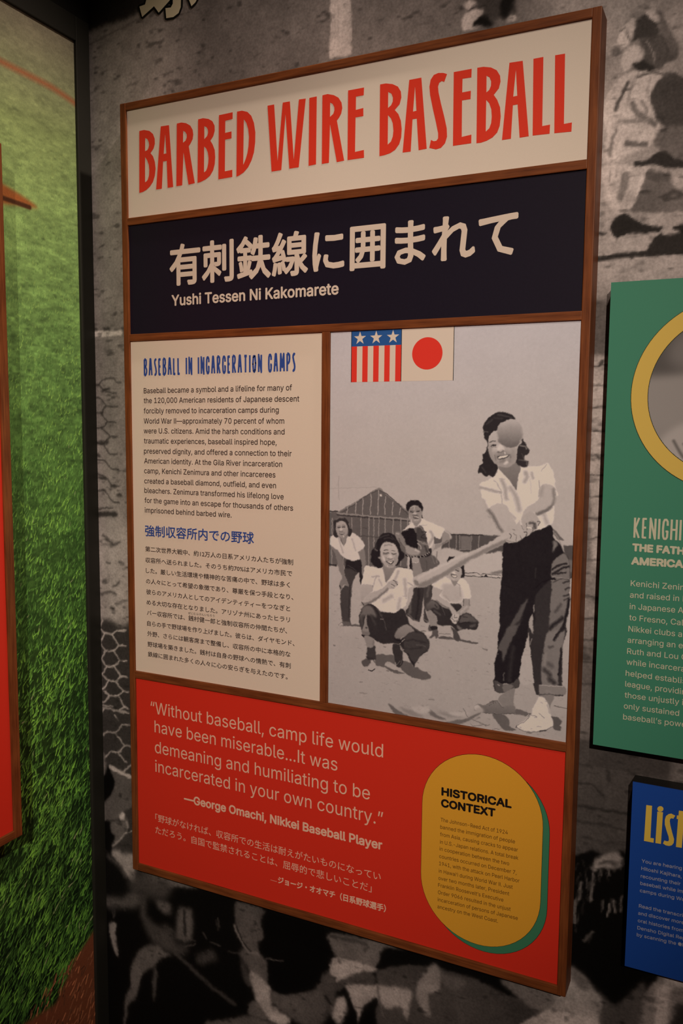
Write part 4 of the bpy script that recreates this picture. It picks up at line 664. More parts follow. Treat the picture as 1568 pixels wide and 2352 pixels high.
s 100 12.6 38.7 1 -1|8638,1697 8624,1572 8607,1405
s 93 12.6 58.5 1 -1|8565,1374 8543,1184 8564,1006
s 117 12.3 30.3 1 -1|9077,1450 9077,1249
s 111 12.3 34.0 1 -1|9140,1526 9169,1335
s 96 12.2 30.0 1 -1|9252,1616 9249,1376
s 80 12.6 42.6 1 -1|8729,726 8857,925
s 91 12.3 26.6 1 -1|8925,1970 8938,1873
s 105 12.2 30.2 1 -1|9033,2017 9064,1925
s 74 12.5 26.9 1 -1|8709,1796 8744,1623
s 87 12.4 34.3 1 -1|8981,1464 8976,1342
p 160 35.5 0.0 1 -1|8307,250 8499,256 8732,131 9042,-141 9021,-333 9057,-775 8310,-1032 8289,-405
p 202 28.5 0.0 1 -1|8296,-593 9038,-533 9048,-778 8310,-1032
p 98 42.5 0.0 1 -1|8500,225 8713,146 8851,-17 8625,-47 8506,61
p 84 27.5 0.0 1 -1|9024,-147 9265,-181 9659,339 9696,-554 9057,-775
s 61 7.0 13.5 1 -1|8570,2023 8550,1958 8537,1894
s 55 6.9 13.5 1 -1|8634,2079 8658,2034 8674,1988
s 67 7.0 13.5 1 -1|8614,1852 8589,1755 8573,1660
s 62 6.9 13.5 1 -1|8713,1957 8701,1844 8695,1732
s 60 6.9 13.5 1 -1|8768,1730 8751,1575 8742,1421
s 77 7.0 13.6 1 -1|8586,1562 8570,1436 8561,1312
s 64 7.0 13.6 1 -1|8677,1403 8670,1280 8667,1157
s 65 7.0 13.6 1 -1|8618,1205 8613,1091 8611,978
s 68 6.9 13.4 1 -1|8837,1868 8845,1810 8852,1752
s 77 6.9 13.3 1 -1|8890,1921 8899,1854 8906,1785
s 91 6.8 13.2 1 -1|9085,2089 9120,2038 9143,1985
s 88 6.7 13.1 1 -1|9154,2165 9200,2107 9231,2046
s 91 6.7 13.1 1 -1|9186,2272 9227,2222 9255,2170
s 83 6.8 13.2 1 -1|8998,1968 9027,1906 9047,1841
s 77 6.9 13.4 1 -1|8974,1402 8965,1339 8960,1278
s 81 6.8 13.3 1 -1|9106,1538 9098,1415 9094,1294
s 73 6.8 13.2 1 -1|9191,1460 9187,1399 9185,1339
s 75 6.8 13.1 1 -1|9231,1590 9241,1504 9249,1416
s 68 7.0 13.6 1 -1|8781,843 8739,770 8712,700
s 62 7.0 13.5 1 -1|8838,819 8807,759 8787,702
s 72 7.0 13.7 1 -1|8570,947 8583,899 8593,850
p 146 19.8 0.0 1 -1|9813,379 9918,551 10738,566 10790,-502 9657,-907 9673,99
p 206 19.9 0.0 1 -1|9830,213 9945,374 10086,348 10014,80 9999,-784 9874,-829
p 188 13.0 0.0 0 -1|9919,530 10736,606 10744,443 9954,377
p 48 26.0 0.0 1 -1|10124,116 10757,177 10790,-502 10125,-739
s 122 26.8 60.0 1 -1|9737,-75 9832,-65
s 64 21.8 31.2 1 -1|-989,-1342 -968,-1430 -955,-1519
s 70 21.7 31.2 1 -1|-913,-1352 -928,-1419 -939,-1484
s 60 21.5 30.8 1 -1|-722,-1177 -678,-1227 -650,-1281
s 74 21.0 30.2 1 -1|-168,-1028 -153,-1162 -144,-1296
s 69 21.0 30.1 1 -1|-117,-1197 -88,-1312 -70,-1429
s 76 20.9 30.0 1 -1|5,-1468 67,-1588 108,-1713
s 85 20.8 29.9 1 -1|184,-1479 204,-1580 216,-1682
s 78 20.7 29.7 1 -1|326,-1499 388,-1603 429,-1712
s 69 20.5 29.5 1 -1|501,-1600 584,-1682 638,-1771
s 68 20.5 29.4 1 -1|399,-1358 525,-1383 608,-1419
s 96 20.2 29.0 1 -1|823,-911 830,-1058 833,-1206
s 90 20.1 28.9 1 -1|960,-933 950,-1099 943,-1265
s 86 20.3 29.1 1 -1|748,-1379 809,-1452 850,-1530
s 68 20.1 28.9 1 -1|885,-1460 1050,-1442 1159,-1440
s 66 20.4 29.2 1 -1|674,-1701 799,-1754 881,-1820
s 69 19.9 28.5 1 -1|1326,-1628 1406,-1693 1459,-1766
s 74 19.7 28.3 1 -1|1461,-1559 1541,-1609 1594,-1667
s 63 19.9 28.6 1 -1|1223,-1837 1345,-1815 1426,-1806
s 57 19.5 28.0 1 -1|1666,-886 1693,-980 1711,-1077
s 61 19.3 27.7 1 -1|1925,-1452 2081,-1426 2184,-1416"""
PHOTO = """p 166 41.2 0.0 0 -1|5226,7877 6238,7858 6940,7815 7811,7790 8540,7767 8562,7151 8250,7142 7321,7225 6362,7206 5740,7496
p 162 14.3 0.0 0 150|4250,6519 5812,6605 6362,6574 7078,6561 7340,6565 8581,6634 8681,3868 4211,3038
p 74 7.0 0.0 0 -1|6348,7205 7360,7222 7330,6912 6327,6931
p 74 6.5 0.0 0 -1|8250,7140 8562,7146 8581,6634 8328,6642
p 100 12.9 0.0 0 -1|8257,6931 8570,6930 8577,6733 8337,6738
s 118 4.3 15.3 1 -1|6461,7184 6457,6925
s 118 4.3 15.2 1 -1|6577,7191 6573,6933
s 118 4.2 15.2 1 -1|6635,7195 6631,6937
s 118 4.2 15.0 1 -1|6821,7206 6818,6951
s 118 4.2 14.9 1 -1|6944,7214 6941,6960
s 40 4.2 13.2 1 -1|6465,7198 6716,7200 7017,7209
p 105 7.0 0.0 0 -1|6650,7172 6812,7183 6817,6979 6654,6967
s 120 4.9 13.2 1 -1|6635,6961 6808,6973
p 168 8.4 0.0 1 -1|6326,6939 6532,6964 6750,6896 6964,6885 7316,6950 7337,6655 7130,6612 6972,6573 6730,6618 6347,6600
p 172 8.4 0.0 1 -1|6613,6839 6780,6912 6886,6839 7008,6914 7151,6939 7323,6972 7331,6681 7230,6663 7139,6625 6954,6620 6892,6605 6682,6608
p 118 6.9 0.0 1 -1|7139,6630 7331,6681 7332,6631 7201,6610
s 40 4.2 12.4 1 -1|6545,6565 6683,6546 6893,6548 7048,6557 7304,6553
s 60 4.2 9.2 1 -1|6629,6598 6766,6594 6892,6605 6954,6600 6986,6582 7047,6607 7099,6602 7303,6598
p 175 3.5 0.0 1 -1|7078,6590 7293,6593 7289,6562 7100,6561
p 170 3.5 0.0 1 -1|6892,6589 6970,6591 6965,6560 6893,6556
p 40 3.5 0.0 1 -1|7048,6572 7073,6599 7100,6561 7048,6552
s 45 4.5 13.3 1 -1|8371,6665 8441,6622
p 165 3.2 0.0 1 -1|8385,6653 8440,6648 8441,6622 8396,6628
p 98 4.6 0.0 0 -1|8058,7416 8267,7218 8175,7204 8073,7342
p 166 6.2 0.0 0 -1|4272,7846 5240,7899 4492,7465 4274,7471
p 88 5.4 0.0 0 -1|5226,7896 5762,7510 5798,6588 4282,6510 4275,7434 4477,7444
s 60 5.5 23.6 1 -1|4306,7455 4477,7450
s 120 4.5 19.6 1 -1|5226,7882 5768,7502
s 118 4.6 20.2 1 -1|4486,7445 5226,7882
s 70 4.5 14.2 1 -1|4554,7434 5226,7850 5740,7482
s 140 3.9 17.5 1 -1|4660,7537 4649,7417
s 140 3.8 17.4 1 -1|4812,7627 4802,7425
s 140 3.8 17.2 1 -1|4946,7702 4937,7432
s 140 3.8 17.1 1 -1|5088,7784 5081,7440
s 140 3.8 17.0 1 -1|5221,7850 5214,7447
s 140 3.7 16.9 1 -1|5345,7746 5338,7453
s 140 3.7 16.8 1 -1|5478,7658 5469,7460
s 140 3.7 16.7 1 -1|5609,7575 5599,7467
s 125 3.8 25.7 1 -1|4462,7424 5099,7408 5784,7396
s 58 3.8 20.0 1 -1|4462,7396 5100,7380 5785,7369
s 128 3.9 17.8 1 -1|4369,7341 4366,6523
s 128 3.9 17.6 1 -1|4586,7353 4584,6540
s 128 3.9 17.5 1 -1|4739,7361 4738,6552
s 128 3.8 17.4 1 -1|4908,7370 4908,6566
s 128 3.8 17.3 1 -1|5055,7378 5056,6577
s 128 3.8 17.2 1 -1|5144,7383 5146,6585
s 128 3.8 17.1 1 -1|5233,7388 5235,6592
s 128 3.8 17.0 1 -1|5345,7394 5348,6601
s 128 3.7 16.9 1 -1|5488,7401 5491,6612
s 128 3.7 16.8 1 -1|5626,7409 5631,6623
s 128 3.7 16.7 1 -1|5741,7415 5746,6632
s 70 7.7 14.5 1 -1|4303,7042 4650,7050 4924,7067 5399,7070
s 70 7.6 14.4 1 -1|4952,7207 5012,7197
s 45 5.5 23.8 1 -1|4300,6540 4469,6537
s 150 5.5 17.8 1 -1|4469,6537 4594,6535
s 60 5.2 22.4 1 -1|5611,6594 5784,6586
s 145 3.9 11.7 1 -1|4484,8056 4486,7821 4497,7654
p 190 4.5 0.0 1 -1|5242,7783 5277,7784 5278,7749 5243,7747
s 150 3.8 8.7 1 -1|4303,7841 5226,7899
p 60 5.5 0.0 1 -1|4652,6652 4758,6637 4897,6675 4933,6610 4930,6463 4880,6450 4821,6372 4762,6256 4744,6079 4731,5837 4726,5613 4745,5531 4669,5504 4587,5579 4560,5726 4538,5864 4541,6097 4622,6197 4682,6203 4609,6418 4604,6482 4653,6588
p 34 9.3 0.0 1 -1|4647,6652 4758,6637 4897,6675 4933,6610 4930,6468 4850,6452 4730,6493 4619,6502 4628,6549
p 36 4.6 0.0 1 -1|4880,6450 4940,6469 4953,6346 4917,6238
s 80 7.8 7.7 1 -1|4669,6552 4759,6514 4840,6474
s 48 11.8 19.4 1 -1|4712,6205 4705,5927 4703,5648
p 85 5.5 0.0 1 -1|4501,5499 4567,5558 4618,5573 4729,5567 4750,5527 4669,5499 4567,5488
p 165 4.8 0.0 1 -1|4511,5503 4572,5549 4588,5504 4537,5489
s 85 6.3 29.0 1 -1|4740,5521 4911,5533
p 112 5.5 0.0 1 -1|4361,6843 4474,6805 4556,6700 4588,6564 4609,6428 4672,6248 4688,6175 4652,6200 4621,6211 4581,6184 4541,6106 4515,6169 4530,6245 4569,6341 4507,6465 4455,6646 4423,6755
s 55 4.7 21.4 1 -1|4525,6184 4546,6149
p 118 5.4 0.0 1 -1|4866,6787 4964,6867 4996,6724 4999,6597 4979,6458 4946,6368 4929,6500 4930,6609 4877,6724
p 190 5.5 0.0 1 -1|4330,6924 4339,6999 4395,7053 4502,7019 4590,6878 4673,7066 4743,7116 4873,7052 4953,6966 4984,6896 4925,6837 4861,6782 4897,6675 4758,6636 4657,6657 4556,6709 4484,6787 4463,6804 4381,6845 4335,6879
s 160 15.7 29.0 1 -1|4502,7000 4534,6874 4576,6766
s 160 15.5 23.9 1 -1|4754,6999 4816,6820
s 195 15.5 28.7 1 -1|4716,6850 4746,6833
p 125 5.5 0.0 1 -1|4517,7029 4583,7006 4673,7071 4619,6953 4591,6868 4574,6932
p 45 5.5 0.0 1 -1|4393,7260 4428,7327 4499,7375 4580,7367 4651,7321 4702,7242 4748,7144 4724,7065 4674,7048 4662,7166 4611,7282 4520,7304 4449,7264 4435,7171 4451,7089 4500,7014 4441,7019 4390,7058 4410,7151
s 105 15.6 28.9 1 -1|4439,7323 4509,7363 4570,7357
s 110 7.8 15.3 1 -1|4686,7259 4712,7187
p 155 6.2 0.0 1 135|4440,7199 4459,7264 4530,7296 4611,7282 4657,7212 4668,7121 4643,7055 4583,7010 4512,7019 4461,7081
s 65 6.3 21.2 1 -1|4475,7183 4521,7187
s 65 6.2 21.1 1 -1|4561,7192 4607,7197
s 105 6.3 11.6 1 -1|4465,7205 4521,7217
s 105 6.2 11.5 1 -1|4556,7224 4612,7223
p 175 7.8 0.0 1 -1|4516,7176 4551,7178 4567,7133 4522,7126
s 100 7.8 13.5 1 -1|4512,7116 4572,7122
p 70 6.3 0.0 1 -1|4507,7088 4603,7094 4583,7061 4532,7057
s 190 3.9 9.6 1 -1|4522,7080 4591,7086
s 195 4.7 13.5 1 -1|4581,7044 4589,7034
p 86 5.1 0.0 1 -1|5783,6749 5939,6770 6146,6846 6255,6785 6306,6703 6151,6596 5998,6523 5851,6554 5795,6628
p 38 4.4 0.0 1 -1|5788,6750 5820,6761 5837,6570 5800,6576
s 115 10.8 19.3 1 -1|6253,6896 6256,6725
s 70 10.9 12.4 1 -1|6076,6737 6097,6609
s 110 10.9 14.1 1 -1|6165,6821 6221,6705
p 50 5.2 0.0 1 -1|5783,6215 6057,6336 6044,6152 6002,5842 5975,5711 5894,5724 5744,5823 5777,6039
s 84 22.3 40.6 1 -1|5822,6148 5815,5998 5808,5848
s 34 22.2 26.9 1 -1|5958,6266 5953,6012 5912,5762
s 80 7.4 27.1 1 -1|5781,5827 5866,5748 5949,5722
p 60 5.1 0.0 1 -1|6052,6327 6214,6394 6194,6288 6179,6113 6090,6026 6083,5894 6146,5734 6059,5734 6054,5978 6044,6135
s 100 4.4 14.3 1 -1|6063,5769 6132,5737
s 84 22.0 35.5 1 -1|6130,6317 6106,6158
s 30 7.3 10.6 1 -1|6185,6287 6179,6130
p 135 5.0 0.0 1 -1|6366,7258 6465,7217 6503,7144 6439,7070 6333,6996 6255,6958 6186,6915 6160,6842 6136,6854 6176,6952 6224,7013 6322,7038 6340,7124 6348,7191
s 165 10.7 21.0 1 -1|6376,7249 6460,7198 6476,7142
s 110 7.2 21.1 1 -1|6342,7021 6438,7093
p 88 4.3 0.0 1 -1|6196,7143 6301,7108 6334,7147 6327,7053 6224,7022 6198,7058
p 60 4.4 0.0 1 -1|6116,6939 6156,6951 6143,6850 6113,6858
s 165 4.3 11.6 1 -1|6224,7013 6176,6924 6153,6856
p 193 5.1 0.0 1 -1|5977,7419 6077,7392 6217,7343 6371,7277 6353,7219 6301,7108 6196,7153 6198,7058 6136,6935 6094,7051 6041,7209 5979,7282 5909,7278 5873,7299 5968,7376
p 190 5.1 0.0 1 -1|5822,7368 5869,7275 5913,7182 5855,7188 5829,7249 5768,7245 5707,7213 5651,7195 5717,7257 5802,7333
s 150 21.7 38.8 1 -1|6140,7216 6182,7142 6125,7006
s 160 7.3 11.7 1 -1|5979,7305 6079,7321
p 128 5.1 0.0 1 -1|5821,7382 5977,7405 5948,7337 5884,7284 5848,7331
p 28 5.1 0.0 1 -1|5709,7601 5725,7659 5800,7712 5861,7705 5916,7710 5982,7661 6001,7586 5992,7524 5964,7566 5943,7604 5862,7635 5782,7593 5760,7513 5722,7544
p 128 5.8 0.0 1 140|5761,7527 5792,7586 5873,7618 5953,7595 5992,7520 5986,7444 5957,7385 5898,7348 5827,7378 5783,7433
s 60 5.9 19.6 1 -1|5796,7517 5839,7515
s 50 5.8 17.6 1 -1|5894,7526 5943,7534
s 90 5.9 9.8 1 -1|5783,7539 5844,7539
s 85 5.8 9.8 1 -1|5889,7550 5954,7548
p 168 8.8 0.0 1 -1|5834,7502 5885,7519 5895,7477 5850,7465
s 80 5.8 13.7 1 -1|5830,7462 5916,7470
p 70 5.8 0.0 1 -1|5836,7440 5936,7450 5907,7415 5856,7413
s 200 3.7 11.7 1 -1|5861,7432 5926,7438
s 165 8.8 19.6 1 -1|5877,7390 5917,7397
s 35 4.4 13.6 1 -1|5991,7472 5995,7430
s 165 8.8 13.7 1 -1|5858,7603 5854,7560
p 92 5.2 0.0 1 -1|5519,7139 5554,7184 5606,7173 5637,7161 5707,7213 5768,7241 5839,7240 5889,7276 5949,7308 6005,7274 6041,7200 6073,7107 6089,7041 6121,6949 6120,6863 6049,6810 5919,6771 5817,6773 5735,6801 5683,6860 5630,6943 5577,7017 5535,7072
p 24 5.2 0.0 1 -1|5631,7170 5763,7216 5766,7245 5851,7247 5881,7180 5913,7163 5926,6935 5835,6933 5732,6974 5694,7073
p 118 6.7 0.0 1 -1|5519,7139 5554,7182 5606,7168 5684,7082 5714,6968 5733,6897 5682,6918 5629,6991 5566,7045 5535,7072
s 80 8.9 15.9 1 -1|5587,7066 5650,6974 5702,6910
s 150 11.2 19.9 1 -1|5544,7150 5586,7143
p 140 8.8 0.0 1 -1|5712,6958 5783,6954 5885,6923 5972,6890 5943,6826 5816,6807 5734,6840
s 165 8.8 29.5 1 -1|5886,6903 5947,6879
p 62 8.8 0.0 1 -1|5909,7273 6000,7264 6062,7154 6084,7041 6004,7055 5923,7069 5906,7163
s 105 8.7 17.6 1 -1|5949,7294 6000,7245 6042,7171
s 40 8.7 13.6 1 -1|5981,7215 6061,7201 5983,7111 6073,7097
s 120 7.3 21.5 1 -1|5923,7064 6004,7026 6085,7003
s 150 7.3 17.6 1 -1|5924,7011 5975,6977 5986,6939
s 60 14.6 29.3 1 -1|6046,6972 6087,6880
s 26 5.9 25.6 1 -1|5725,6800 5817,6778 5928,6782 6039,6811 6113,6853
s 190 3.0 8.9 1 -1|5750,6805 5769,6781
s 190 3.0 8.9 1 -1|5796,6794 5815,6770
s 190 2.9 8.9 1 -1|5852,6795 5871,6772
s 190 2.9 8.9 1 -1|5908,6799 5927,6776
s 190 2.9 8.8 1 -1|5968,6807 5987,6783
s 190 2.9 8.8 1 -1|6023,6823 6042,6800
s 190 2.9 8.8 1 -1|6063,6838 6082,6814
s 190 2.9 8.8 1 -1|6093,6857 6111,6834
s 190 2.9 8.8 1 -1|6112,6875 6131,6851
p 40 5.1 0.0 1 -1|6111,6924 6156,6937 6156,6837 6089,6803 6049,6800 6128,6863
p 128 4.4 0.0 1 -1|5817,6764 5939,6778 5971,6680 6014,6539 5864,6449 5845,6622
p 150 4.4 0.0 1 -1|5819,6764 5941,6778 5945,6716 5834,6703
s 195 2.9 5.9 1 -1|5834,6698 5890,6697 5940,6716
s 20 4.4 13.9 1 -1|5792,6762 5815,6590
s 165 5.9 33.7 1 -1|5761,6769 5774,6587
p 193 5.3 0.0 1 -1|4977,6521 5012,6571 5124,6566 5206,6539 5316,6576 5374,6320 5419,6361 5535,6547 5603,6590 5770,6574 5828,6571 5854,6491 5867,6308 5820,6228 5785,6259 5778,6124 5741,5981 5664,5897 5566,5825 5427,5820 5276,5835 5112,5937 4957,6045 4924,6232 4973,6473
p 163 6.0 0.0 1 -1|5776,6244 5867,6289 5837,6083 5762,5909 5742,5925 5769,6095
p 128 6.0 0.0 1 112|5315,6604 5558,6633 5520,6528 5424,6366 5376,6318 5339,6457
s 158 22.5 38.3 1 -1|5595,6524 5538,6380
s 158 29.8 47.6 1 -1|5705,6395 5739,6120
s 160 30.3 58.0 1 -1|5483,6096 5344,6007
s 160 30.1 47.9 1 -1|5632,6063 5605,5893
s 162 11.5 29.2 1 -1|5127,6392 5258,6412
s 165 15.2 29.1 1 -1|5248,6355 5300,6266
s 115 6.1 13.7 1 -1|5131,6241 5125,6161
s 150 11.5 13.7 1 -1|5197,6398 5139,6223
s 145 11.1 17.0 1 -1|5759,6353 5852,6306
p 30 5.3 0.0 1 -1|5096,6784 5120,6861 5165,6896 5189,6977 5234,7055 5308,7132 5407,7147 5511,7119 5561,7048 5617,6969 5640,6870 5692,6827 5687,6763 5631,6703 5585,6626 5546,6613 5572,6726 5591,6839 5558,6928 5509,6971 5389,7000 5310,6976 5262,6852 5253,6721 5315,6590 5246,6543 5155,6577 5093,6652 5107,6729
s 70 15.1 13.5 1 -1|5249,7056 5328,7098 5407,7112
s 62 14.9 13.3 1 -1|5467,7098 5537,7028
s 60 15.2 13.6 1 -1|5200,6941 5171,6845
s 66 15.0 13.4 1 -1|5329,7052 5418,7067 5488,7044
s 95 9.1 15.5 1 -1|5166,6873 5212,6839
p 140 6.1 0.0 1 -1|5228,6738 5273,6736 5269,6708 5238,6708
p 172 6.0 0.0 1 148|5262,6824 5271,6890 5315,6963 5414,6992 5523,6965 5571,6892 5592,6802 5584,6709 5554,6623 5477,6563 5376,6579 5305,6650 5270,6731
s 125 15.0 19.2 1 -1|5345,6932 5410,6955 5469,6945
s 85 5.3 10.6 1 -1|5332,6849 5371,6867 5416,6870
s 88 5.2 10.5 1 -1|5476,6860 5530,6862
s 45 4.5 11.5 1 -1|5320,6814 5362,6805 5414,6816
s 45 4.5 11.5 1 -1|5463,6820 5511,6812 5558,6823
s 110 11.3 21.2 1 -1|5332,6792 5412,6798
s 110 11.2 19.1 1 -1|5472,6797 5551,6806
p 185 15.0 0.0 1 -1|5412,6788 5472,6793 5487,6738 5413,6728
s 105 9.0 13.4 1 -1|5401,6718 5438,6711 5488,6725
s 120 11.3 11.6 1 -1|5373,6730 5364,6664
s 120 11.2 11.5 1 -1|5517,6741 5533,6686
p 55 4.5 0.0 1 -1|5377,6685 5444,6681 5515,6696 5504,6658 5449,6632 5396,6650
p 210 3.0 0.0 1 -1|5398,6678 5444,6674 5499,6688 5479,6659 5449,6647 5419,6654
s 125 15.1 19.2 1 -1|5415,6612 5484,6618
s 195 4.5 11.5 1 -1|5403,6602 5407,6588
s 135 22.4 24.8 1 -1|5561,6781 5543,6659
s 190 22.7 28.9 1 -1|5313,6744 5344,6690
p 160 6.2 0.0 1 150|4924,6232 5118,6240 5132,6157 5105,6116 4978,6000 4936,5939
p 160 5.3 0.0 1 -1|4936,5939 5080,6100 5261,6187 5360,6262 5439,6344 5498,6377 5577,6361 5590,6329 5564,6262 5501,6221 5401,6198 5322,6116 5203,6010 5041,5919 4969,5892
s 105 23.0 33.2 1 -1|4954,5912 5071,5942 5213,6032 5332,6138 5401,6205
s 60 5.4 15.8 1 -1|4938,5948 4980,5890
s 60 3.8 8.6 1 -1|5503,6363 5543,6348 5576,6339
s 55 3.8 8.6 1 -1|5469,6302 5510,6276 5525,6263
s 60 3.8 11.5 1 -1|5548,6321 5578,6300
s 80 3.8 8.7 1 -1|5439,6316 5480,6282
s 130 6.0 11.5 1 -1|5480,6250 5520,6225
s 175 7.5 13.5 1 -1|5439,6325 5500,6247
p 88 5.4 0.0 1 -1|5205,5069 5418,5091 5543,5097 5561,4939 5490,4970 5410,4971 5370,4909 5502,4867 5662,4829 5746,4826 5643,4795 5523,4813 5360,4877 5192,4894
p 86 5.2 0.0 1 -1|5651,4918 5698,5023 5837,5018 5877,4957 5965,4950 5995,4917 6092,4902 6141,4881 6195,4828 6171,4787 6037,4754 5860,4776 5751,4827
s 90 6.3 34.0 1 -1|4777,5526 4912,5534
p 42 5.3 0.0 1 -1|4939,5822 5010,5898 5102,5929 5215,5888 5276,5819 5407,5813 5556,5824 5654,5904 5724,5865 5785,5732 5825,5643 6060,5530 6110,5471 6164,5390 6145,5263 6038,5175 5934,5040 5897,4950 5856,5001 5815,5118 5705,5198 5634,5302 5535,5300 5435,5297 5335,5271 5182,5324 5068,5368 4981,5348 4944,5449 4901,5578 4887,5682
p 98 13.9 0.0 1 -1|4950,5832 5021,5897 5113,5889 5180,5818 5212,5708 5135,5747 5033,5731 4972,5701 4931,5630 4908,5675
p 70 12.5 0.0 1 -1|4910,5647 4971,5730 4958,5518 4933,5486
s 70 30.8 25.6 1 -1|5105,5744 5188,5591
s 80 9.2 9.7 1 -1|5287,5763 5360,5629 5391,5519
s 150 6.1 7.8 1 -1|5288,5683 5333,5692
s 66 15.3 23.4 1 -1|5225,5861 5307,5756
p 124 5.4 0.0 1 -1|5020,5749 5045,5575 5073,5445 4952,5431 4978,5568
s 60 11.7 23.8 1 -1|5020,5506 5036,5503
p 108 5.4 0.0 1 -1|4942,5441 5078,5450 5091,5404 5063,5375 4965,5394
s 30 6.2 23.9 1 -1|4950,5383 4986,5353
p 132 6.8 0.0 1 110|5547,5452 5576,5535 5669,5616 5767,5648 5846,5610 5897,5547 5789,5499 5731,5436 5653,5399 5563,5393
s 150 5.3 15.4 1 -1|5642,5302 5683,5346 5727,5398
s 135 6.0 13.5 1 -1|5653,5399 5701,5442
s 28 15.1 25.1 1 -1|5554,5378 5643,5360 5674,5326
p 60 7.5 0.0 1 -1|5736,5437 5798,5509 5896,5539 5973,5530 6051,5520 6150,5384 6135,5271 6028,5183 5934,5040 5846,5047 5795,5153 5710,5218 5723,5332
s 38 22.4 19.0 1 -1|5722,5369 5869,5406 6102,5378
s 42 22.5 19.1 1 -1|5714,5246 5852,5245 6017,5293
s 92 11.1 9.5 1 -1|5929,5320 6006,5338 6084,5311
s 85 14.9 11.4 1 -1|5826,5625 5983,5549
s 32 15.0 24.9 1 -1|5775,5151 5876,4995
p 128 5.4 0.0 1 -1|4991,5368 5073,5373 5180,5314 5185,5200 5133,5163 5052,5172
s 110 11.6 19.7 1 -1|5161,5302 5168,5198
p 56 5.4 0.0 1 -1|5052,5166 5122,5168 5185,5214 5207,5117 5209,4988 5135,4992 5044,5008
p 158 5.5 0.0 1 -1|4945,4915 5032,4979 5155,5003 5199,4962 5204,4829 5143,4774 5065,4800 4982,4842
p 78 5.5 0.0 1 -1|4965,4942 5032,4974 5109,4970 5115,4913 5044,4841 4982,4845 4945,4915
s 40 4.7 17.9 1 -1|5081,4788 5138,4781 5193,4823
s 70 6.2 11.9 1 -1|5160,4996 5192,4933
p 45 7.8 0.0 1 -1|5032,5018 5094,5011 5165,5016 5186,4990 5063,4964
p 48 5.3 0.0 1 -1|5525,5289 5654,5295 5696,5178 5696,5046 5704,5010 5661,4914 5591,4911 5557,5009 5548,5093 5509,5174
s 105 7.6 9.7 1 -1|5639,5020 5590,4947
s 100 7.6 9.7 1 -1|5669,5033 5660,4957
s 140 6.1 9.7 1 -1|5565,4982 5581,4937
p 125 6.0 0.0 1 -1|5645,5285 5675,5260 5706,5189 5676,5195 5655,5230
p 80 5.0 0.0 1 -1|6291,5489 6407,5530 6550,5519 6692,5510 6815,5497 6902,5488 6975,5484 6920,5458 6728,5475 6551,5489 6372,5476
s 95 4.4 14.3 1 -1|6007,5568 6085,5568
s 105 5.8 8.8 1 -1|6317,5557 6504,5574
p 75 5.9 0.0 1 -1|6134,5637 6160,5692 6207,5645 6190,5590 6126,5583
p 175 11.0 0.0 1 -1|6090,5553 6190,5582 6209,5523 6100,5510
p 130 5.1 0.0 1 -1|6101,5905 6164,5937 6287,5785 6280,5675 6179,5658 6141,5743
p 36 4.4 0.0 1 -1|6168,5658 6280,5681 6288,5619 6208,5597
p 82 5.1 0.0 1 -1|6151,5472 6208,5558 6207,5601 6290,5615 6301,5533 6284,5468 6232,5508 6192,5466
p 68 5.0 0.0 1 -1|6519,5697 6618,5631 6678,5534 6687,5501 6568,5511 6566,5582
p 45 5.0 0.0 1 -1|6080,5998 6117,6063 6206,6109 6288,6080 6361,6010 6486,5988 6493,6075 6643,6091 6693,6026 6611,5949 6648,5884 6786,5960 6883,5901 6973,5808 6927,5690 6792,5692 6679,5662 6618,5629 6528,5714 6368,5696 6285,5715 6286,5802 6164,5937 6100,5894
p 98 8.8 0.0 1 70|6083,5990 6117,6055 6206,6098 6293,6046 6308,5952 6236,5979 6173,5949 6106,5901
s 50 10.9 21.2 1 -1|6244,6032 6272,5992
s 72 21.9 35.3 1 -1|6237,5927 6328,5867
s 78 8.7 10.5 1 -1|6361,5992 6418,5877
p 84 10.7 0.0 1 -1|6683,5871 6786,5946 6918,5866 6937,5817 6807,5811 6668,5774
s 40 7.1 8.6 1 -1|6718,5883 6796,5883
s 30 7.1 10.4 1 -1|6659,5761 6833,5805
s 82 21.3 34.3 1 -1|6843,5742 6912,5767
p 100 8.6 0.0 1 -1|6616,5743 6687,5708 6714,5676 6644,5655
p 193 5.0 0.0 1 -1|6172,6347 6227,6412 6306,6488 6386,6531 6440,6482 6511,6454 6566,6355 6626,6447 6668,6502 6748,6466 6815,6379 6844,6229 6817,6175 6711,6169 6695,6129 6590,6084 6484,6072 6394,6132 6304,6175 6346,6276 6211,6322
p 164 21.5 0.0 1 -1|6371,6373 6495,6393 6663,6365 6701,6215 6677,6127 6537,6083 6412,6136 6339,6198
s 120 8.7 10.5 1 -1|6290,6184 6346,6276
s 140 14.2 12.1 1 -1|6645,6389 6675,6213
s 130 8.5 10.4 1 -1|6609,6411 6654,6381
s 145 18.0 17.5 1 -1|6393,6194 6484,6108
p 160 5.8 0.0 1 -1|6202,6322 6346,6276 6304,6175 6412,6118 6493,6066 6575,5988 6634,5921 6613,5876 6533,5887 6485,5979 6361,6016 6270,6094 6182,6111 6186,6209
s 105 14.5 22.8 1 -1|6269,6100 6361,6031 6477,5991
p 140 5.7 0.0 1 -1|6711,6166 6817,6171 6820,6073 6787,5967 6658,5892 6616,5928 6697,6035 6722,6063
s 70 5.7 12.1 1 -1|6716,6165 6718,6059
s 165 21.4 34.5 1 -1|6775,6051 6681,5948
s 110 7.1 10.3 1 -1|6811,6166 6814,6072
p 172 5.0 0.0 1 -1|6503,5825 6541,5899 6629,5923 6655,5876 6625,5804 6589,5748 6527,5776
s 85 4.3 8.7 1 -1|6534,5837 6570,5798
s 80 4.3 8.7 1 -1|6577,5902 6574,5850 6622,5855
s 100 4.3 7.0 1 -1|6542,5864 6525,5828
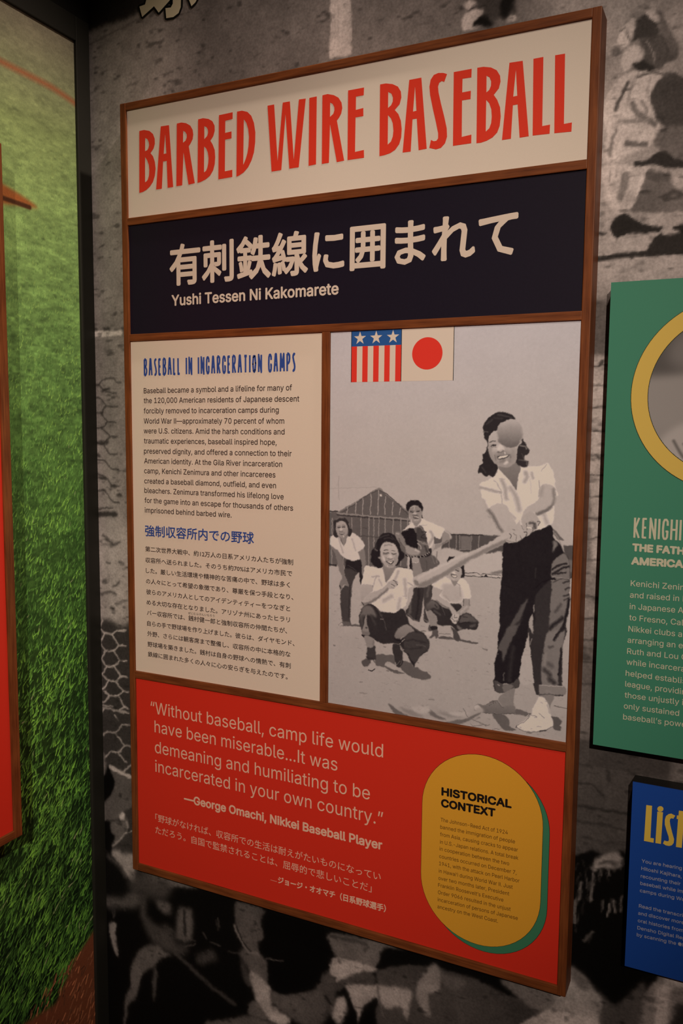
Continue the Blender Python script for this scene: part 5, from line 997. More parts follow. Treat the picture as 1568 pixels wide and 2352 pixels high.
s 70 4.3 8.7 1 -1|6566,5793 6619,5803
p 125 5.0 0.0 1 -1|6500,6466 6627,6464 6566,6355
p 34 5.7 0.0 1 -1|6647,6687 6708,6722 6719,6625 6730,6567 6713,6513 6658,6501 6666,6595
p 40 4.3 0.0 1 -1|6416,6557 6449,6553 6439,6527 6410,6538
p 34 5.0 0.0 1 -1|6421,6756 6459,6834 6477,6827 6568,6844 6525,6805 6460,6770
p 156 5.0 0.0 1 -1|6449,6560 6525,6622 6649,6675 6679,6613 6669,6528 6627,6463 6556,6439 6502,6469 6466,6519
s 55 5.7 15.5 1 -1|6576,6620 6624,6613
s 90 5.7 8.6 1 -1|6569,6643 6630,6643
p 193 8.6 0.0 1 -1|6517,6591 6561,6604 6571,6562 6527,6554
s 95 7.1 12.1 1 -1|6500,6547 6580,6545
p 55 4.3 0.0 1 -1|6502,6539 6602,6532 6581,6505 6528,6507
p 205 2.9 0.0 1 -1|6517,6533 6593,6530 6576,6511 6532,6514
s 150 21.3 25.8 1 -1|6640,6593 6642,6517
s 172 8.6 17.3 1 -1|6520,6481 6555,6467
p 168 5.7 0.0 1 -1|7409,7302 7065,7074 6670,6863 6041,6542 5887,6459 5845,6374 5927,6278 6102,6321 6377,6493 6806,6795 7223,7028 7490,7167
p 122 11.3 0.0 1 -1|5927,6278 6102,6321 6377,6493 6806,6795 7223,7028 7490,7167 7463,7208 7195,7083 6804,6865 6375,6581 6128,6434 5988,6368
p 118 7.4 0.0 1 -1|5863,6398 5900,6414 5951,6388 5970,6337 5929,6312 5883,6338
s 165 5.9 7.1 1 -1|5877,6408 5937,6404 5965,6354
s 180 21.6 29.6 1 -1|5954,6440 6258,6630 6522,6771 6763,6899
p 27 4.7 0.0 1 -1|7369,7125 7489,7123 7654,7223 7817,7341 8055,7438 8110,7223 8198,7161 8269,7021 8340,6939 8366,6718 8369,6377 8350,6081 8319,5832 8305,5672 8056,5642 7851,5618 7792,5626 7774,5769 7743,5605 7307,5522 7332,5739 7308,5869 7306,6123 7316,6479 7334,6581 7327,6832 7330,7052
p 26 4.8 0.0 1 -1|7326,5794 7780,5845 7770,5760 7732,5556 7676,5348 7675,5220 7643,5003 7644,4865 7409,4739 7281,4742 7231,4913 7258,4960 7249,5185 7294,5427
p 46 4.7 0.0 1 -1|7775,5844 8325,5906 8293,5582 8300,5272 8310,4972 8336,4965 8331,4823 7952,4791 7911,4808 7863,4949 7877,4962 7835,5252 7793,5552
p 163 4.8 0.0 0 -1|7776,5755 7795,5553 7837,5252 7877,4973 7721,4897 7637,4981 7675,5220 7678,5348 7734,5556
p 150 5.4 0.0 1 -1|7823,6046 7781,5971 7774,5870 7828,5736 7851,5778 7838,5897
p 130 4.0 0.0 1 -1|7834,6176 7853,6188 7852,6069 7835,6077
p 110 9.8 0.0 1 -1|8091,7203 8169,7159 8107,7019 8100,7018 8099,7135
p 108 6.6 0.0 1 -1|8089,6841 8213,6987 8264,7020 8333,6938 8354,6862 8371,6377 8323,6128 8089,6103 8078,6201 8086,6498
s 38 13.1 32.7 1 -1|8102,6754 8171,6809 8302,6868
s 36 13.1 28.8 1 -1|8109,6686 8258,6787 8342,6822
s 38 11.8 23.1 1 -1|8147,6694 8298,6722
s 30 7.9 19.3 1 -1|8087,6616 8150,6606
s 60 9.8 13.5 1 -1|8122,6565 8254,6630 8349,6619
s 50 13.1 23.0 1 -1|8275,6564 8354,6600
s 45 13.1 23.0 1 -1|8307,6469 8362,6503
s 50 13.1 23.0 1 -1|8291,6370 8361,6396
s 60 13.1 17.3 1 -1|8293,6301 8358,6347
s 150 5.2 6.7 1 -1|8105,6652 8177,6643 8348,6633
s 135 7.8 13.4 1 -1|8087,7348 8176,7237 8259,7039
p 102 8.0 0.0 1 -1|8075,6112 8328,6138 8310,5831 8290,5611 8034,5580 8064,5753
s 38 26.5 58.3 1 -1|8088,5845 8172,5934 8274,6024
s 28 16.5 42.5 1 -1|8161,5685 8244,5794 8306,5929 8350,6179 8364,6328
s 70 26.4 38.7 1 -1|8166,6111 8248,6228
p 76 10.3 0.0 1 -1|7747,6283 7679,6061 7626,5854 7493,5585 7328,5494 7428,5730 7562,5998 7656,6179
s 34 27.3 30.1 1 -1|7528,5792 7663,5938
p 46 10.0 0.0 1 -1|7859,6328 8083,6596 8081,6201 8055,5672 7855,5648 7861,6080
s 20 10.0 17.5 1 -1|7864,6458 7959,6555 8130,6619
s 50 13.4 13.7 1 -1|7840,6614 7855,6754
s 24 8.2 10.0 1 -1|7327,6469 7469,6422 7609,6410
p 112 8.0 0.0 1 -1|8054,5761 8303,5831 8292,5603 8258,5371 8237,4972 8009,4947 7979,5229 8003,5442
s 34 13.3 34.5 1 -1|8277,5549 8263,5371 8256,5141
s 34 16.6 40.5 1 -1|8158,5680 8224,5781 8296,5872
s 72 20.0 30.6 1 -1|8091,5547 8151,5575
s 60 33.6 72.0 1 -1|8032,5194 8115,5122
s 52 33.5 82.0 1 -1|8128,5050 8180,5016
s 80 40.2 61.5 1 -1|8100,5287 8141,5261
s 130 26.9 20.6 1 -1|8044,5447 8029,5278
p 80 10.4 0.0 1 -1|7453,5808 7599,5825 7492,5558 7448,5425 7385,5225 7359,5382 7294,5427 7364,5596
s 78 10.4 21.3 1 -1|7411,5057 7391,5022 7404,4937
s 120 6.8 12.4 1 -1|7823,5651 7805,5564
s 48 41.5 42.3 1 -1|7536,5489 7503,5166 7488,4949
p 70 4.9 0.0 1 -1|7231,4913 7384,4870 7511,4899 7647,5004 7640,4864 7534,4825 7409,4739 7281,4742
p 104 5.6 0.0 1 -1|7390,4869 7469,4893 7545,4872 7534,4827 7409,4742
s 155 4.2 7.5 1 -1|7395,4861 7469,4888
s 58 7.0 19.4 1 -1|7244,4899 7269,4756
p 118 4.7 0.0 1 -1|7948,4943 8337,4976 8331,4823 7952,4791
p 50 4.8 0.0 1 -1|7863,4949 7950,4943 7954,4791 7911,4808
s 160 4.0 8.2 1 -1|7958,4940 8131,4954 8327,4969
s 62 6.7 18.5 1 -1|7963,4793 8136,4810 8322,4827
s 135 26.9 16.5 1 -1|8083,4865 8186,4828
p 92 4.8 0.0 1 -1|7581,4485 7712,4503 7802,4461 7757,4417 7593,4423
p 92 4.9 0.0 1 -1|7231,4361 7419,4381 7507,4306 7522,4200 7628,4162 7458,4127 7360,4195 7293,4271
p 84 4.7 0.0 1 -1|8159,4471 8238,4476 8319,4426 8314,4385 8288,4352 8316,4333 8308,4270 8225,4273 8190,4333 8187,4417
p 120 4.9 0.0 1 -1|7407,4733 7581,4840 7565,4660 7569,4543 7416,4492 7322,4618
p 118 4.9 0.0 1 98|6940,4445 6994,4488 7146,4509 7295,4606 7394,4505 7574,4559 7600,4435 7398,4391 7150,4370 6973,4360
p 172 5.0 0.0 1 -1|6940,4445 6996,4481 7055,4430 7054,4369 6964,4371
s 70 4.9 9.7 1 -1|6944,4379 7074,4364 7291,4374 7588,4425
s 62 3.5 6.5 1 -1|7135,4508 7231,4566 7295,4598
s 70 3.5 6.5 1 -1|7188,4554 7252,4586 7243,4552
s 75 4.9 6.4 1 -1|7306,4599 7362,4510 7416,4492
s 60 2.8 9.7 1 -1|7184,4504 7189,4501
s 60 2.8 9.7 1 -1|7213,4522 7217,4518
s 60 2.8 9.7 1 -1|7243,4541 7247,4537
s 60 2.8 9.7 1 -1|7273,4556 7277,4553
p 118 4.7 0.0 1 -1|7961,4782 8189,4805 8134,4620 8128,4482 8037,4711
p 193 4.8 0.0 1 -1|7964,4752 8036,4753 8102,4668 8152,4485 8194,4334 8075,4245 7899,4176 7743,4171 7624,4217 7697,4294 7839,4435 7867,4536 7916,4650
s 105 4.1 7.3 1 -1|7839,4444 7901,4445 7944,4418
s 115 4.1 7.3 1 -1|7972,4489 8056,4430
s 95 5.5 8.4 1 -1|7636,4236 7739,4312 7830,4418
s 105 5.5 10.5 1 -1|7626,4205 7764,4168 7951,4192 8083,4246 8187,4322
s 60 3.4 6.3 1 -1|7767,4424 7838,4467 7798,4413
s 70 6.8 20.8 1 -1|7992,4204 8083,4243
s 60 4.1 7.4 1 -1|7786,4148 7868,4167
s 150 10.1 12.4 1 -1|8090,4645 8135,4515
s 60 4.9 10.6 1 -1|7625,4239 7616,4200
s 80 4.0 9.2 1 -1|8197,4646 8293,4640 8456,4626
s 70 5.7 32.9 1 -1|6912,4220 6978,4250 7021,4276
s 85 5.7 7.7 1 -1|6880,4160 6926,4112 7046,4148 7198,4179
s 100 5.7 7.6 1 -1|7244,4099 7297,4135 7362,4130
s 85 5.7 17.4 1 -1|6848,5475 6968,5484
s 100 7.0 12.9 1 -1|7047,5402 7123,5384
s 110 5.3 14.1 1 -1|8389,5338 8414,5339
s 120 5.6 10.8 1 -1|7156,5173 7172,5170
s 120 5.6 10.8 1 -1|7132,5040 7154,5041
p 196 5.3 0.0 1 -1|6941,8012 7091,8097 7210,8200 7228,8284 7413,8078 7512,7935 7565,8298 7643,8310 7856,8316 7979,8367 8069,8226 8109,8006 8151,7883 8109,7872 8100,7708 8097,7514 8047,7432 7790,7326 7612,7389 7413,7407 7223,7705 7094,7609 6988,7774
s 150 20.5 46.2 1 -1|6952,7953 7096,7928 7269,7895
s 152 27.1 59.5 1 -1|7283,8084 7337,7967 7361,7800
s 154 33.6 69.0 1 -1|7416,7970 7520,7827 7565,7642
s 152 26.6 58.4 1 -1|7646,8213 7677,8155 7640,8076
s 155 19.8 38.7 1 -1|7743,8216 7770,8129
s 135 6.6 9.7 1 -1|7853,8103 7866,7997 7866,7852
s 150 7.8 11.5 1 -1|7887,8249 7960,8347
s 160 20.2 29.7 1 -1|7428,7576 7509,7502
s 150 10.2 12.0 1 -1|7163,8079 7267,7945 7304,7709
s 150 8.1 9.9 1 -1|7243,8107 7333,8105
s 155 13.2 9.7 1 -1|7727,8118 7743,7905
s 160 20.7 40.4 1 -1|6998,7774 7063,7637
p 150 8.2 0.0 1 -1|7076,7538 7148,7502 7138,7486 7087,7494
s 160 32.9 57.9 1 -1|7947,7584 7999,7460
p 120 4.7 0.0 1 98|7227,8297 7494,8374 7569,8308 7560,8210 7524,8072 7513,7933 7413,8078 7290,8202
p 167 5.5 0.0 1 -1|7089,7619 7133,7671 7223,7715 7364,7702 7448,7558 7534,7404 7403,7377 7398,7287 7295,7306 7221,7416 7199,7485 7106,7560
s 105 27.4 44.2 1 -1|7094,7609 7157,7532 7232,7397 7315,7297
p 165 5.3 0.0 1 -1|7875,7998 7960,8051 8056,8043 8114,7959 8104,7804 8069,7706 7974,7624 7841,7566 7822,7606 7762,7613 7684,7585 7609,7492 7625,7606 7691,7698 7806,7762 7871,7842
p 104 9.9 0.0 1 -1|7820,7606 7954,7662 8080,7755 8069,7704 7974,7622 7841,7564
s 120 26.1 38.2 1 -1|8077,7967 8092,7823 8075,7745
s 140 39.4 38.6 1 -1|7914,7999 7889,7872
p 160 5.3 0.0 1 -1|7599,7487 7684,7599 7771,7623 7841,7559 7894,7474 7867,7414 7800,7322 7742,7287 7685,7234 7643,7332
p 166 5.4 0.0 1 -1|7386,7346 7433,7398 7534,7414 7581,7486 7591,7417 7646,7381 7656,7303 7648,7214 7540,7135 7461,7130 7365,7145 7438,7220 7429,7269
s 88 5.3 9.8 1 -1|7689,7443 7697,7335
s 75 19.9 39.0 1 -1|7738,7445 7806,7449 7818,7372
s 88 5.3 9.8 1 -1|7792,7419 7785,7321
s 75 5.3 9.7 1 -1|7854,7471 7892,7474 7865,7414
s 70 5.4 11.9 1 -1|7437,7260 7458,7231 7439,7190
s 100 6.8 9.9 1 -1|7496,7273 7537,7246
s 105 6.8 9.9 1 -1|7537,7226 7535,7147
s 105 6.7 9.9 1 -1|7586,7239 7618,7192
s 110 6.8 9.9 1 -1|7474,7341 7515,7324
s 60 6.7 11.8 1 -1|7649,7302 7693,7305 7675,7235
s 215 4.0 15.7 1 -1|7705,7375 7764,7368
s 110 5.4 8.0 1 -1|7380,7156 7510,7135
s 120 5.4 8.9 1 -1|7601,7408 7643,7332
p 36 4.8 0.0 1 -1|6964,8895 6997,8984 7086,9072 7194,9132 7324,9123 7414,9084 7467,9007 7386,9016 7288,8983 7210,8916 7182,8836 7103,8803 7064,8736 7052,8630 7070,8512 7135,8375 7219,8298 7200,8199 7141,8130 7080,8156 7029,8133 6957,8190 6903,8180 6923,8291 6983,8352 6960,8470 7020,8511 7042,8630 6989,8728 6979,8816
s 78 20.1 17.7 1 -1|7195,9091 7325,9072 7405,9043
s 66 20.3 17.9 1 -1|7018,8944 7107,9013
s 85 10.2 12.0 1 -1|6981,8826 7042,8822
s 62 13.7 14.1 1 -1|6965,8272 7028,8194
s 55 20.2 19.7 1 -1|7137,9043 7267,9033
p 42 6.0 0.0 1 -1|7579,8735 7632,8658 7658,8601 7702,8544 7667,8480 7618,8469 7632,8397 7694,8379 7672,8301 7574,8306 7492,8364 7502,8501 7519,8598 7544,8657
s 118 9.9 15.5 1 -1|7555,8614 7624,8610 7654,8572
s 95 13.3 13.6 1 -1|7542,8405 7660,8388 7671,8330
s 75 10.0 9.7 1 -1|7579,8493 7610,8435
p 166 5.4 0.0 1 142|7053,8689 7064,8738 7103,8806 7184,8836 7577,8696 7519,8598 7503,8462 7486,8364 7387,8288 7308,8283 7217,8308 7124,8405 7068,8522
p 172 27.1 0.0 1 -1|7139,8592 7248,8633 7201,8534 7121,8513
s 130 34.0 29.9 1 -1|7078,8611 7102,8473 7186,8357
s 118 40.2 33.4 1 -1|7422,8480 7405,8382
s 140 40.1 58.8 1 -1|7449,8539 7443,8412
s 80 6.8 13.9 1 -1|7077,8658 7116,8678 7169,8683
s 72 6.1 15.9 1 -1|7100,8603 7128,8621 7178,8624
s 48 5.4 19.9 1 -1|7126,8613 7173,8618
s 118 8.1 11.9 1 -1|7109,8587 7179,8593
p 188 13.5 0.0 1 -1|7209,8613 7248,8643 7310,8566 7281,8536 7201,8534
s 90 10.1 19.8 1 -1|7201,8516 7252,8508 7291,8531
p 125 26.9 0.0 1 -1|7182,8494 7341,8527 7401,8489 7382,8459 7184,8426
s 195 5.4 13.8 1 -1|7316,8512 7322,8492
p 52 5.4 0.0 1 -1|7198,8455 7293,8462 7384,8491 7373,8454 7309,8411 7224,8409
p 212 4.0 0.0 1 -1|7213,8441 7293,8459 7374,8483 7343,8447 7274,8422 7224,8421
p 190 10.1 0.0 1 -1|7301,8335 7345,8385 7377,8366 7336,8331
s 100 10.2 11.9 1 -1|7167,8465 7184,8396
s 105 10.1 11.8 1 -1|7392,8489 7408,8431
s 118 27.0 39.6 1 -1|7255,8368 7305,8389
p 166 6.0 0.0 1 92|7195,8730 7183,8818 7210,8916 7288,8983 7386,9016 7485,8995 7561,8918 7587,8812 7572,8715 7516,8627 7418,8589 7319,8605 7228,8652
s 150 19.9 19.4 1 -1|7567,8870 7585,8774 7553,8686
s 165 20.2 17.8 1 -1|7188,8828 7200,8730
p 150 18.5 0.0 1 -1|5532,4209 5797,4222 6140,4359 6481,4289 6866,4336 7040,4444 7096,4359 6871,4133 6317,4069 5858,4055 5593,4091
p 95 7.7 0.0 1 -1|5442,4252 5517,4235 5651,4157 5857,4083 5741,4059 5563,4109
p 100 8.9 0.0 1 -1|6041,4325 6170,4295 6285,4216 6484,4146 6315,4138 6172,4198
p 98 7.2 0.0 1 -1|6429,4088 6596,4148 6841,4237 7042,4364 7029,4327 6870,4201 6680,4101
p 128 15.1 0.0 1 -1|5650,4227 5913,4199 6088,4129 5857,4106
p 130 14.6 0.0 1 -1|6313,4262 6537,4256 6759,4237 6539,4188
p 165 15.0 0.0 1 -1|5854,4245 6141,4332 6200,4244 6029,4175
p 165 14.5 0.0 1 -1|6509,4279 6839,4324 6786,4255 6594,4230
s 110 7.2 13.5 1 -1|6756,4373 6855,4239 7033,4187 7141,4151
s 112 7.4 14.0 1 -1|6031,4100 6429,4082
s 110 8.0 21.1 1 -1|4419,5140 4444,5135
s 120 7.7 20.2 1 -1|5353,5226 5383,5222
s 120 7.0 18.5 1 -1|7069,5398 7122,5396
s 130 7.9 20.7 1 -1|4925,4365 5048,4374
s 125 7.4 19.6 1 -1|6167,4438 6253,4443
s 115 7.7 20.2 1 -1|5418,4827 5454,4824
s 130 7.0 18.4 1 -1|7309,4846 7335,4842
s 135 7.2 19.0 1 -1|6632,4992 6659,4988
s 130 7.6 19.9 1 -1|5663,5223 5704,5219
s 120 7.9 20.7 1 -1|4923,4560 4960,4556
s 120 7.5 19.7 1 -1|5956,5039 5979,5033
s 140 8.2 7.7 1 -1|4330,3476 4208,3455"""

# ================================================================== the room
D = .045                                   # the mural wall stands this far behind the panel's front
XL = -.12                                  # plane of the grass wall
rng = np.random.default_rng(7)

# --- the wall with the black-and-white mural
mu = Canvas(XL, -.62, 1.32, 1.95, .0022, 1, 105.0)
mu.draw(MURAL)  # some tones just below the big panel have its cast shade drawn in
H, W = mu.H, mu.W
sm = mu.blur(mu.C[..., 0], 3.2)
zb = (mu.b0+np.arange(mu.H)*mu.res)[:, None]; soft = .08+.12*np.clip((.06-zb)/.06, 0, 1)
mu.C[..., 0] = (1-soft)*mu.C[..., 0]+soft*sm
mu.warp([(22, .4), (9, .35), (4, .3), (2, .3)], 40)
g = .55*noise(H, W, 26, 5)+.5*noise(H, W, 9, 1)+.35*noise(H, W, 4, 2)+.25*noise(H, W, 2, 3)
dark = np.clip(noise(H, W, 2.2, 8, 2)*.8+noise(H, W, 5, 9, 2)*.75-.95, 0, 1.2)
soil = np.clip((mu.C[..., 0]-35)/40, 0, 1)
mu.C[..., 0] = np.clip(mu.C[..., 0]*(1+.07*g*soil)*(1-.26*dark*soil), 0, 255)
me = mu.mesh('wall_back', ink_gray(mu.C, 1.3, (1.0, .93, .97)), M_mural, lambda a, b: np.stack([a, np.full_like(a, D), b], 1))
wall_back = structure(link('wall_back', me))
kan = [[(0.00939, 1.66232), (0.02249, 1.66334), (0.03047, 1.68267), (0.09256, 1.66984), (0.07736, 1.65822), (0.0536, 1.64284), (0.04321, 1.6562), (0.01558, 1.64281)], [(0.06893, 1.64765), (0.0813, 1.64646), (0.08549, 1.65236), (0.08576, 1.67124), (0.10446, 1.66738), (0.10306, 1.64253), (0.09805, 1.63344), (0.08653, 1.62895), (0.0706, 1.62994)], [(0.11548, 1.6651), (0.14604, 1.65878), (0.13529, 1.6444), (0.12671, 1.63947)]]
k1 = curve_mesh('k', kan, M_kan, D-.0006)
k2 = fatten(curve_mesh('k2', kan, M_black, D-.0003), .0042)
link('mural_lettering', join_meshes('mural_lettering', [k1, k2], [M_kan, M_black]), wall_back)

# --- the side wall with the grass print
gr = Canvas(-.62, -.62, .012, 1.611, .0013, 3, 0.0)
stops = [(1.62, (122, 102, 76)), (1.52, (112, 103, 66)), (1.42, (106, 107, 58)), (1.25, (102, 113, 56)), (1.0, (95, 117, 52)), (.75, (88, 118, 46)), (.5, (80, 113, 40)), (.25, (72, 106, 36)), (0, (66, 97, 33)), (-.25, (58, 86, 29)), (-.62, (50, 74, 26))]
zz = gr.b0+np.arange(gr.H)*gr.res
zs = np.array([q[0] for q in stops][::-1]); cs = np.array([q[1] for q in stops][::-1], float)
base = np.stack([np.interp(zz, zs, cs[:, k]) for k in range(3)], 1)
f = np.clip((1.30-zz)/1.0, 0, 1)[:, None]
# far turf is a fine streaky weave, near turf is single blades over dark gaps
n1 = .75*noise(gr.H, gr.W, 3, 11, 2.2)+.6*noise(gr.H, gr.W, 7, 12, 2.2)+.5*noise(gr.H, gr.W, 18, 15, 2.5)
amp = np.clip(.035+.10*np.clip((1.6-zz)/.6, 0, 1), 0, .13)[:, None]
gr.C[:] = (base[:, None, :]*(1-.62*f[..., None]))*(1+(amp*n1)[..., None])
tuft = noise(gr.H, gr.W, 46, 13)+noise(gr.H, gr.W, 20, 14)
order = np.sort(rng.random(21000))
for u in order:
    z = 1.40-1.96*u**.92; y = -.36+.375*rng.random()
    d = np.clip((1.45-z)/1.75, 0, 1)
    L = .0030+.021*d**1.2*(.45+.75*rng.random()); w = (.0010+.0022*d)*(.7+.7*rng.random())
    lean = .05+.75*d+.38*rng.standard_normal()
    j = min(gr.H-1, max(0, int((z-gr.b0)/gr.res))); i = min(gr.W-1, max(0, int((y-gr.a0)/gr.res)))
    b = np.array([np.interp(z, zs, cs[:, q]) for q in range(3)])
    kk = rng.random()+.13*tuft[j, i]
    if kk < .34: c = b*(.85-.72*d)*np.array((.78, .9, .8))
    elif kk < .84: c = b*(.95+.13*rng.standard_normal())
    else: c = b*(1.14+.34*d)*np.array((1.12, 1.04, .95))
    if rng.random() < .012*d: c = np.array((128, 122, 76))
    a1 = lean+.12*rng.standard_normal()
    gr.stroke([(y, z), (y+L*.5*math.sin(lean), z+L*.5*math.cos(lean)), (y+L*math.sin(a1), z+L*math.cos(a1))], c, w, .0002, False, True, min(1, .35+1.1*d))
gr.stroke([(-.30, 1.509), (-.168, 1.508), (-.05, 1.507), (.02, 1.497)], (128, 74, 42), .010, .006)
gr.poly([(-.30, 1.30), (-.19, 1.305), (-.14, 1.297), (-.09, 1.282), (-.13, 1.277), (-.19, 1.268), (-.30, 1.27)], (120, 62, 26), .003)
gr.stroke([(-.30, 1.281), (-.18, 1.280), (-.11, 1.278)], (58, 30, 14), .008, .002)
clay = [(-.62, -.48), (-.30, -.30), (-.181, -.25), (-.10, -.262), (-.04, -.20), (.03, -.16), (.03, -.64), (-.62, -.64)]
gr.poly(clay, (98, 48, 26), .004, False)
for k in range(900):
    y = -.36+.375*rng.random(); z = -.62+.42*rng.random()
    if z > -.245+(y+.18)*.45-.004: continue
    L = .006+.014*rng.random(); a = .6+.3*rng.standard_normal()
    c = np.array((168, 92, 54))*(.35+.75*rng.random())
    gr.stroke([(y, z), (y+L*math.sin(a), z+L*math.cos(a))], c, .0028, .0005, False)
Wt = lin((188, 166, 140))
rgb = np.clip(lin(gr.C)/Wt*.8*1.25, .003, .9)
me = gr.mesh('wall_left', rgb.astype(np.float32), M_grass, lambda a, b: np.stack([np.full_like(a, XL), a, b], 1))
structure(link('wall_left', me))
structure(link('trim_1', box_mesh('trim_1', (XL-.02, .010, -.62), (XL+.006, D+.004, 1.656), M_trim, .0015)))
structure(link('trim_2', box_mesh('trim_2', (XL-.02, -3.0, 1.611), (XL+.006, .010, 1.656), M_trim, .0015)))
structure(link('wall_left_top', box_mesh('wall_left_top', (XL-.03, -3.0, 1.656), (XL+.003, D+.004, 2.62), M_dark)))
structure(link('wall_left_side', box_mesh('wall_left_side', (XL-.03, -3.0, -.62), (XL+.0, -.62, 1.611), M_dark)))
structure(link('wall_back_side', box_mesh('wall_back_side', (1.32, D, -.62), (3.2, D+.04, 2.62), M_dark)))
structure(link('wall_back_top', box_mesh('wall_back_top', (XL, D, 1.95), (1.32, D+.04, 2.62), M_dark)))
structure(link('floor', box_mesh('floor', (-.3, -5.2, -.04), (3.2, .2, 0), M_floor), None, (0, 0, 0)))
structure(link('ceiling', box_mesh('ceiling', (-.3, -5.2, 3.24), (3.2, .2, 3.28), M_ceil), None, (0, 0, 0)))

# ================================================================== the big framed panel
P0 = (.425, 0, 0)
panel = thing('exhibit_panel', 'tall walnut-framed baseball exhibit panel with red title across its top, hung on the mural wall', 'panel', (P0[0], P0[1], P0[2]+Z0))
X0, X1, ZT = -.0035, .8535, 1.476
def part(name, me, par=panel, off=P0): return link(name, shift(me, off), par)
FW = .0135
part('stile', box_mesh('stile', (X0, 0, 0), (X0+FW, D-.0005, ZT), M_wood_v, .0016))
part('stile', box_mesh('stile', (X1-FW, 0, 0), (X1, D-.0005, ZT), M_wood_v, .0016))
XI0, XI1 = X0+FW, X1-FW
for z0, z1, n in ((ZT-FW, ZT, 'top_rail'), (1.2575, 1.2712, 'rail'), (1.0455, 1.0588, 'rail'), (.3958, .4103, 'rail'), (0, .0150, 'bottom_rail')):
    dep = D-.0005 if 'top' in n or 'bottom' in n else .016
    part(n, box_mesh(n, (XI0-.001, .0003, z0), (XI1+.001, dep, z1), M_wood_h, .0016))
part('mullion', box_mesh('mullion', (.4165, .0004, .4095), (.4320, .016, 1.0463), M_wood_v, .0016))
YB = .004
def board(name, x0, x1, z0, z1, m):
    e = .0008
    return part(name, box_mesh(name, (x0-e, YB, z0-e), (x1+e, YB+.010, z1+e), m))
title_board = board('title_board', XI0, XI1, 1.2712, ZT-FW, M_paper)
name_board = board('name_board', XI0, XI1, 1.0588, 1.2575, M_navy)
text_board = board('text_board', XI0, .4165, .4103, 1.0455, M_text_paper)
quote_board = board('quote_board', XI0, XI1, .0150, .3958, M_red)
# the photograph of the ball players
ph = Canvas(.4308, .4092, XI1+.0008, 1.0466, .00072, 1, 171.0)
bb = ph.b0+np.arange(ph.H)*ph.res
ph.C[..., 0] = (165+6*np.clip((bb-.78)/.25, 0, 1))[:, None]
ph.draw(PHOTO)
# sand speckle in the foreground
for k in range(420):
    z = .415+.20*rng.random()**1.3; x = .432+.40*rng.random()
    if ph.C[min(ph.H-1, int((z-ph.b0)/ph.res)), min(ph.W-1, int((x-ph.a0)/ph.res)), 0] < 140: continue
    w = .0008+.006*rng.random()**2
    ph.stroke([(x, z), (x+w, z+.0006*rng.standard_normal())], 128+26*rng.random(), .0011, .0006, False, False, .7)
ph.warp([(9, .55), (4, .45), (2, .3)], 60)
g = noise(ph.H, ph.W, 5, 21)+.8*noise(ph.H, ph.W, 2, 22)
ph.C[..., 0] = np.clip(ph.C[..., 0]+1.1*g+.9*noise(ph.H, ph.W, 40, 23), 0, 255)
cool = np.clip((bb-.85)/.25, 0, 1)[:, None, None]
rgb = ink_gray(ph.C, 1.72, (1.0, 1.0, 1.0))*(np.array((.95, .975, 1.07))*(1-cool)+np.array((.935, .99, 1.20))*cool)+np.array((.0045, .0015, .0085))
photo = part('photograph', ph.mesh('photograph', np.clip(rgb, 0, .92).astype(np.float32), M_photo, lambda a, b: np.stack([a, np.full_like(a, YB), b], 1)))
part('picture_backing', box_mesh('picture_backing', (.4308, YB+.0005, .4092), (XI1+.0008, YB+.010, 1.0466), M_paper))
# flags at the top of the photograph
yf = YB-.0002
fl = []
def rect(x0, z0, x1, z1): return [(x0, z0), (x1, z0), (x1, z1), (x0, z1)]
fx0, fxm, fx1, fz0, fz1, fzc = .4704, .5590, .6468, .9623, 1.0466, 1.0203
red = [rect(a, fz0, b, fzc) for a, b in ((fx0, .4804), (.4903, .4999), (.5098, .5195), (.5294, .5389), (.5487, fxm))]
white = [rect(fx0, fz0, fxm, fzc), rect(fxm, fz0, fx1, fz1)]
def star(cx, cz, R): return [(cx+R*(1 if k % 2 == 0 else .39)*math.sin(k*math.pi/5), cz+R*(1 if k % 2 == 0 else .39)*math.cos(k*math.pi/5)) for k in range(10)]
stars = [star(x, 1.0333, .0112) for x in (.4857, .5146, .5441)]
disc = [(.6029+.0255*math.cos(a*math.pi/36), 1.0052+.0253*math.sin(a*math.pi/36)) for a in range(72)]
e = .0005
lines = [rect(fx0-e, fz0-e, fx1+e, fz0+e), rect(fx0-e, fz0, fx0+e, fz1), rect(fxm-e, fz0, fxm+e, fz1), rect(fx1-e, fz0, fx1+e, fz1)]
flag = join_meshes('flag_emblem', [curve_mesh('w', white, M_flag_white, yf), curve_mesh('r', red, M_flag_red, yf-.0001), curve_mesh('b', [rect(fx0, fzc, fxm, fz1)], M_flag_blue, yf-.0001), curve_mesh('k', lines, M_black_ink, yf-.0003), curve_mesh('d', [disc], M_flag_red, yf-.0001), curve_mesh('s', stars, M_flag_white, yf-.0002)],
    [M_flag_white, M_flag_red, M_flag_blue, M_black_ink, M_flag_red, M_flag_white])
link('flag_emblem', shift(flag, P0), photo)
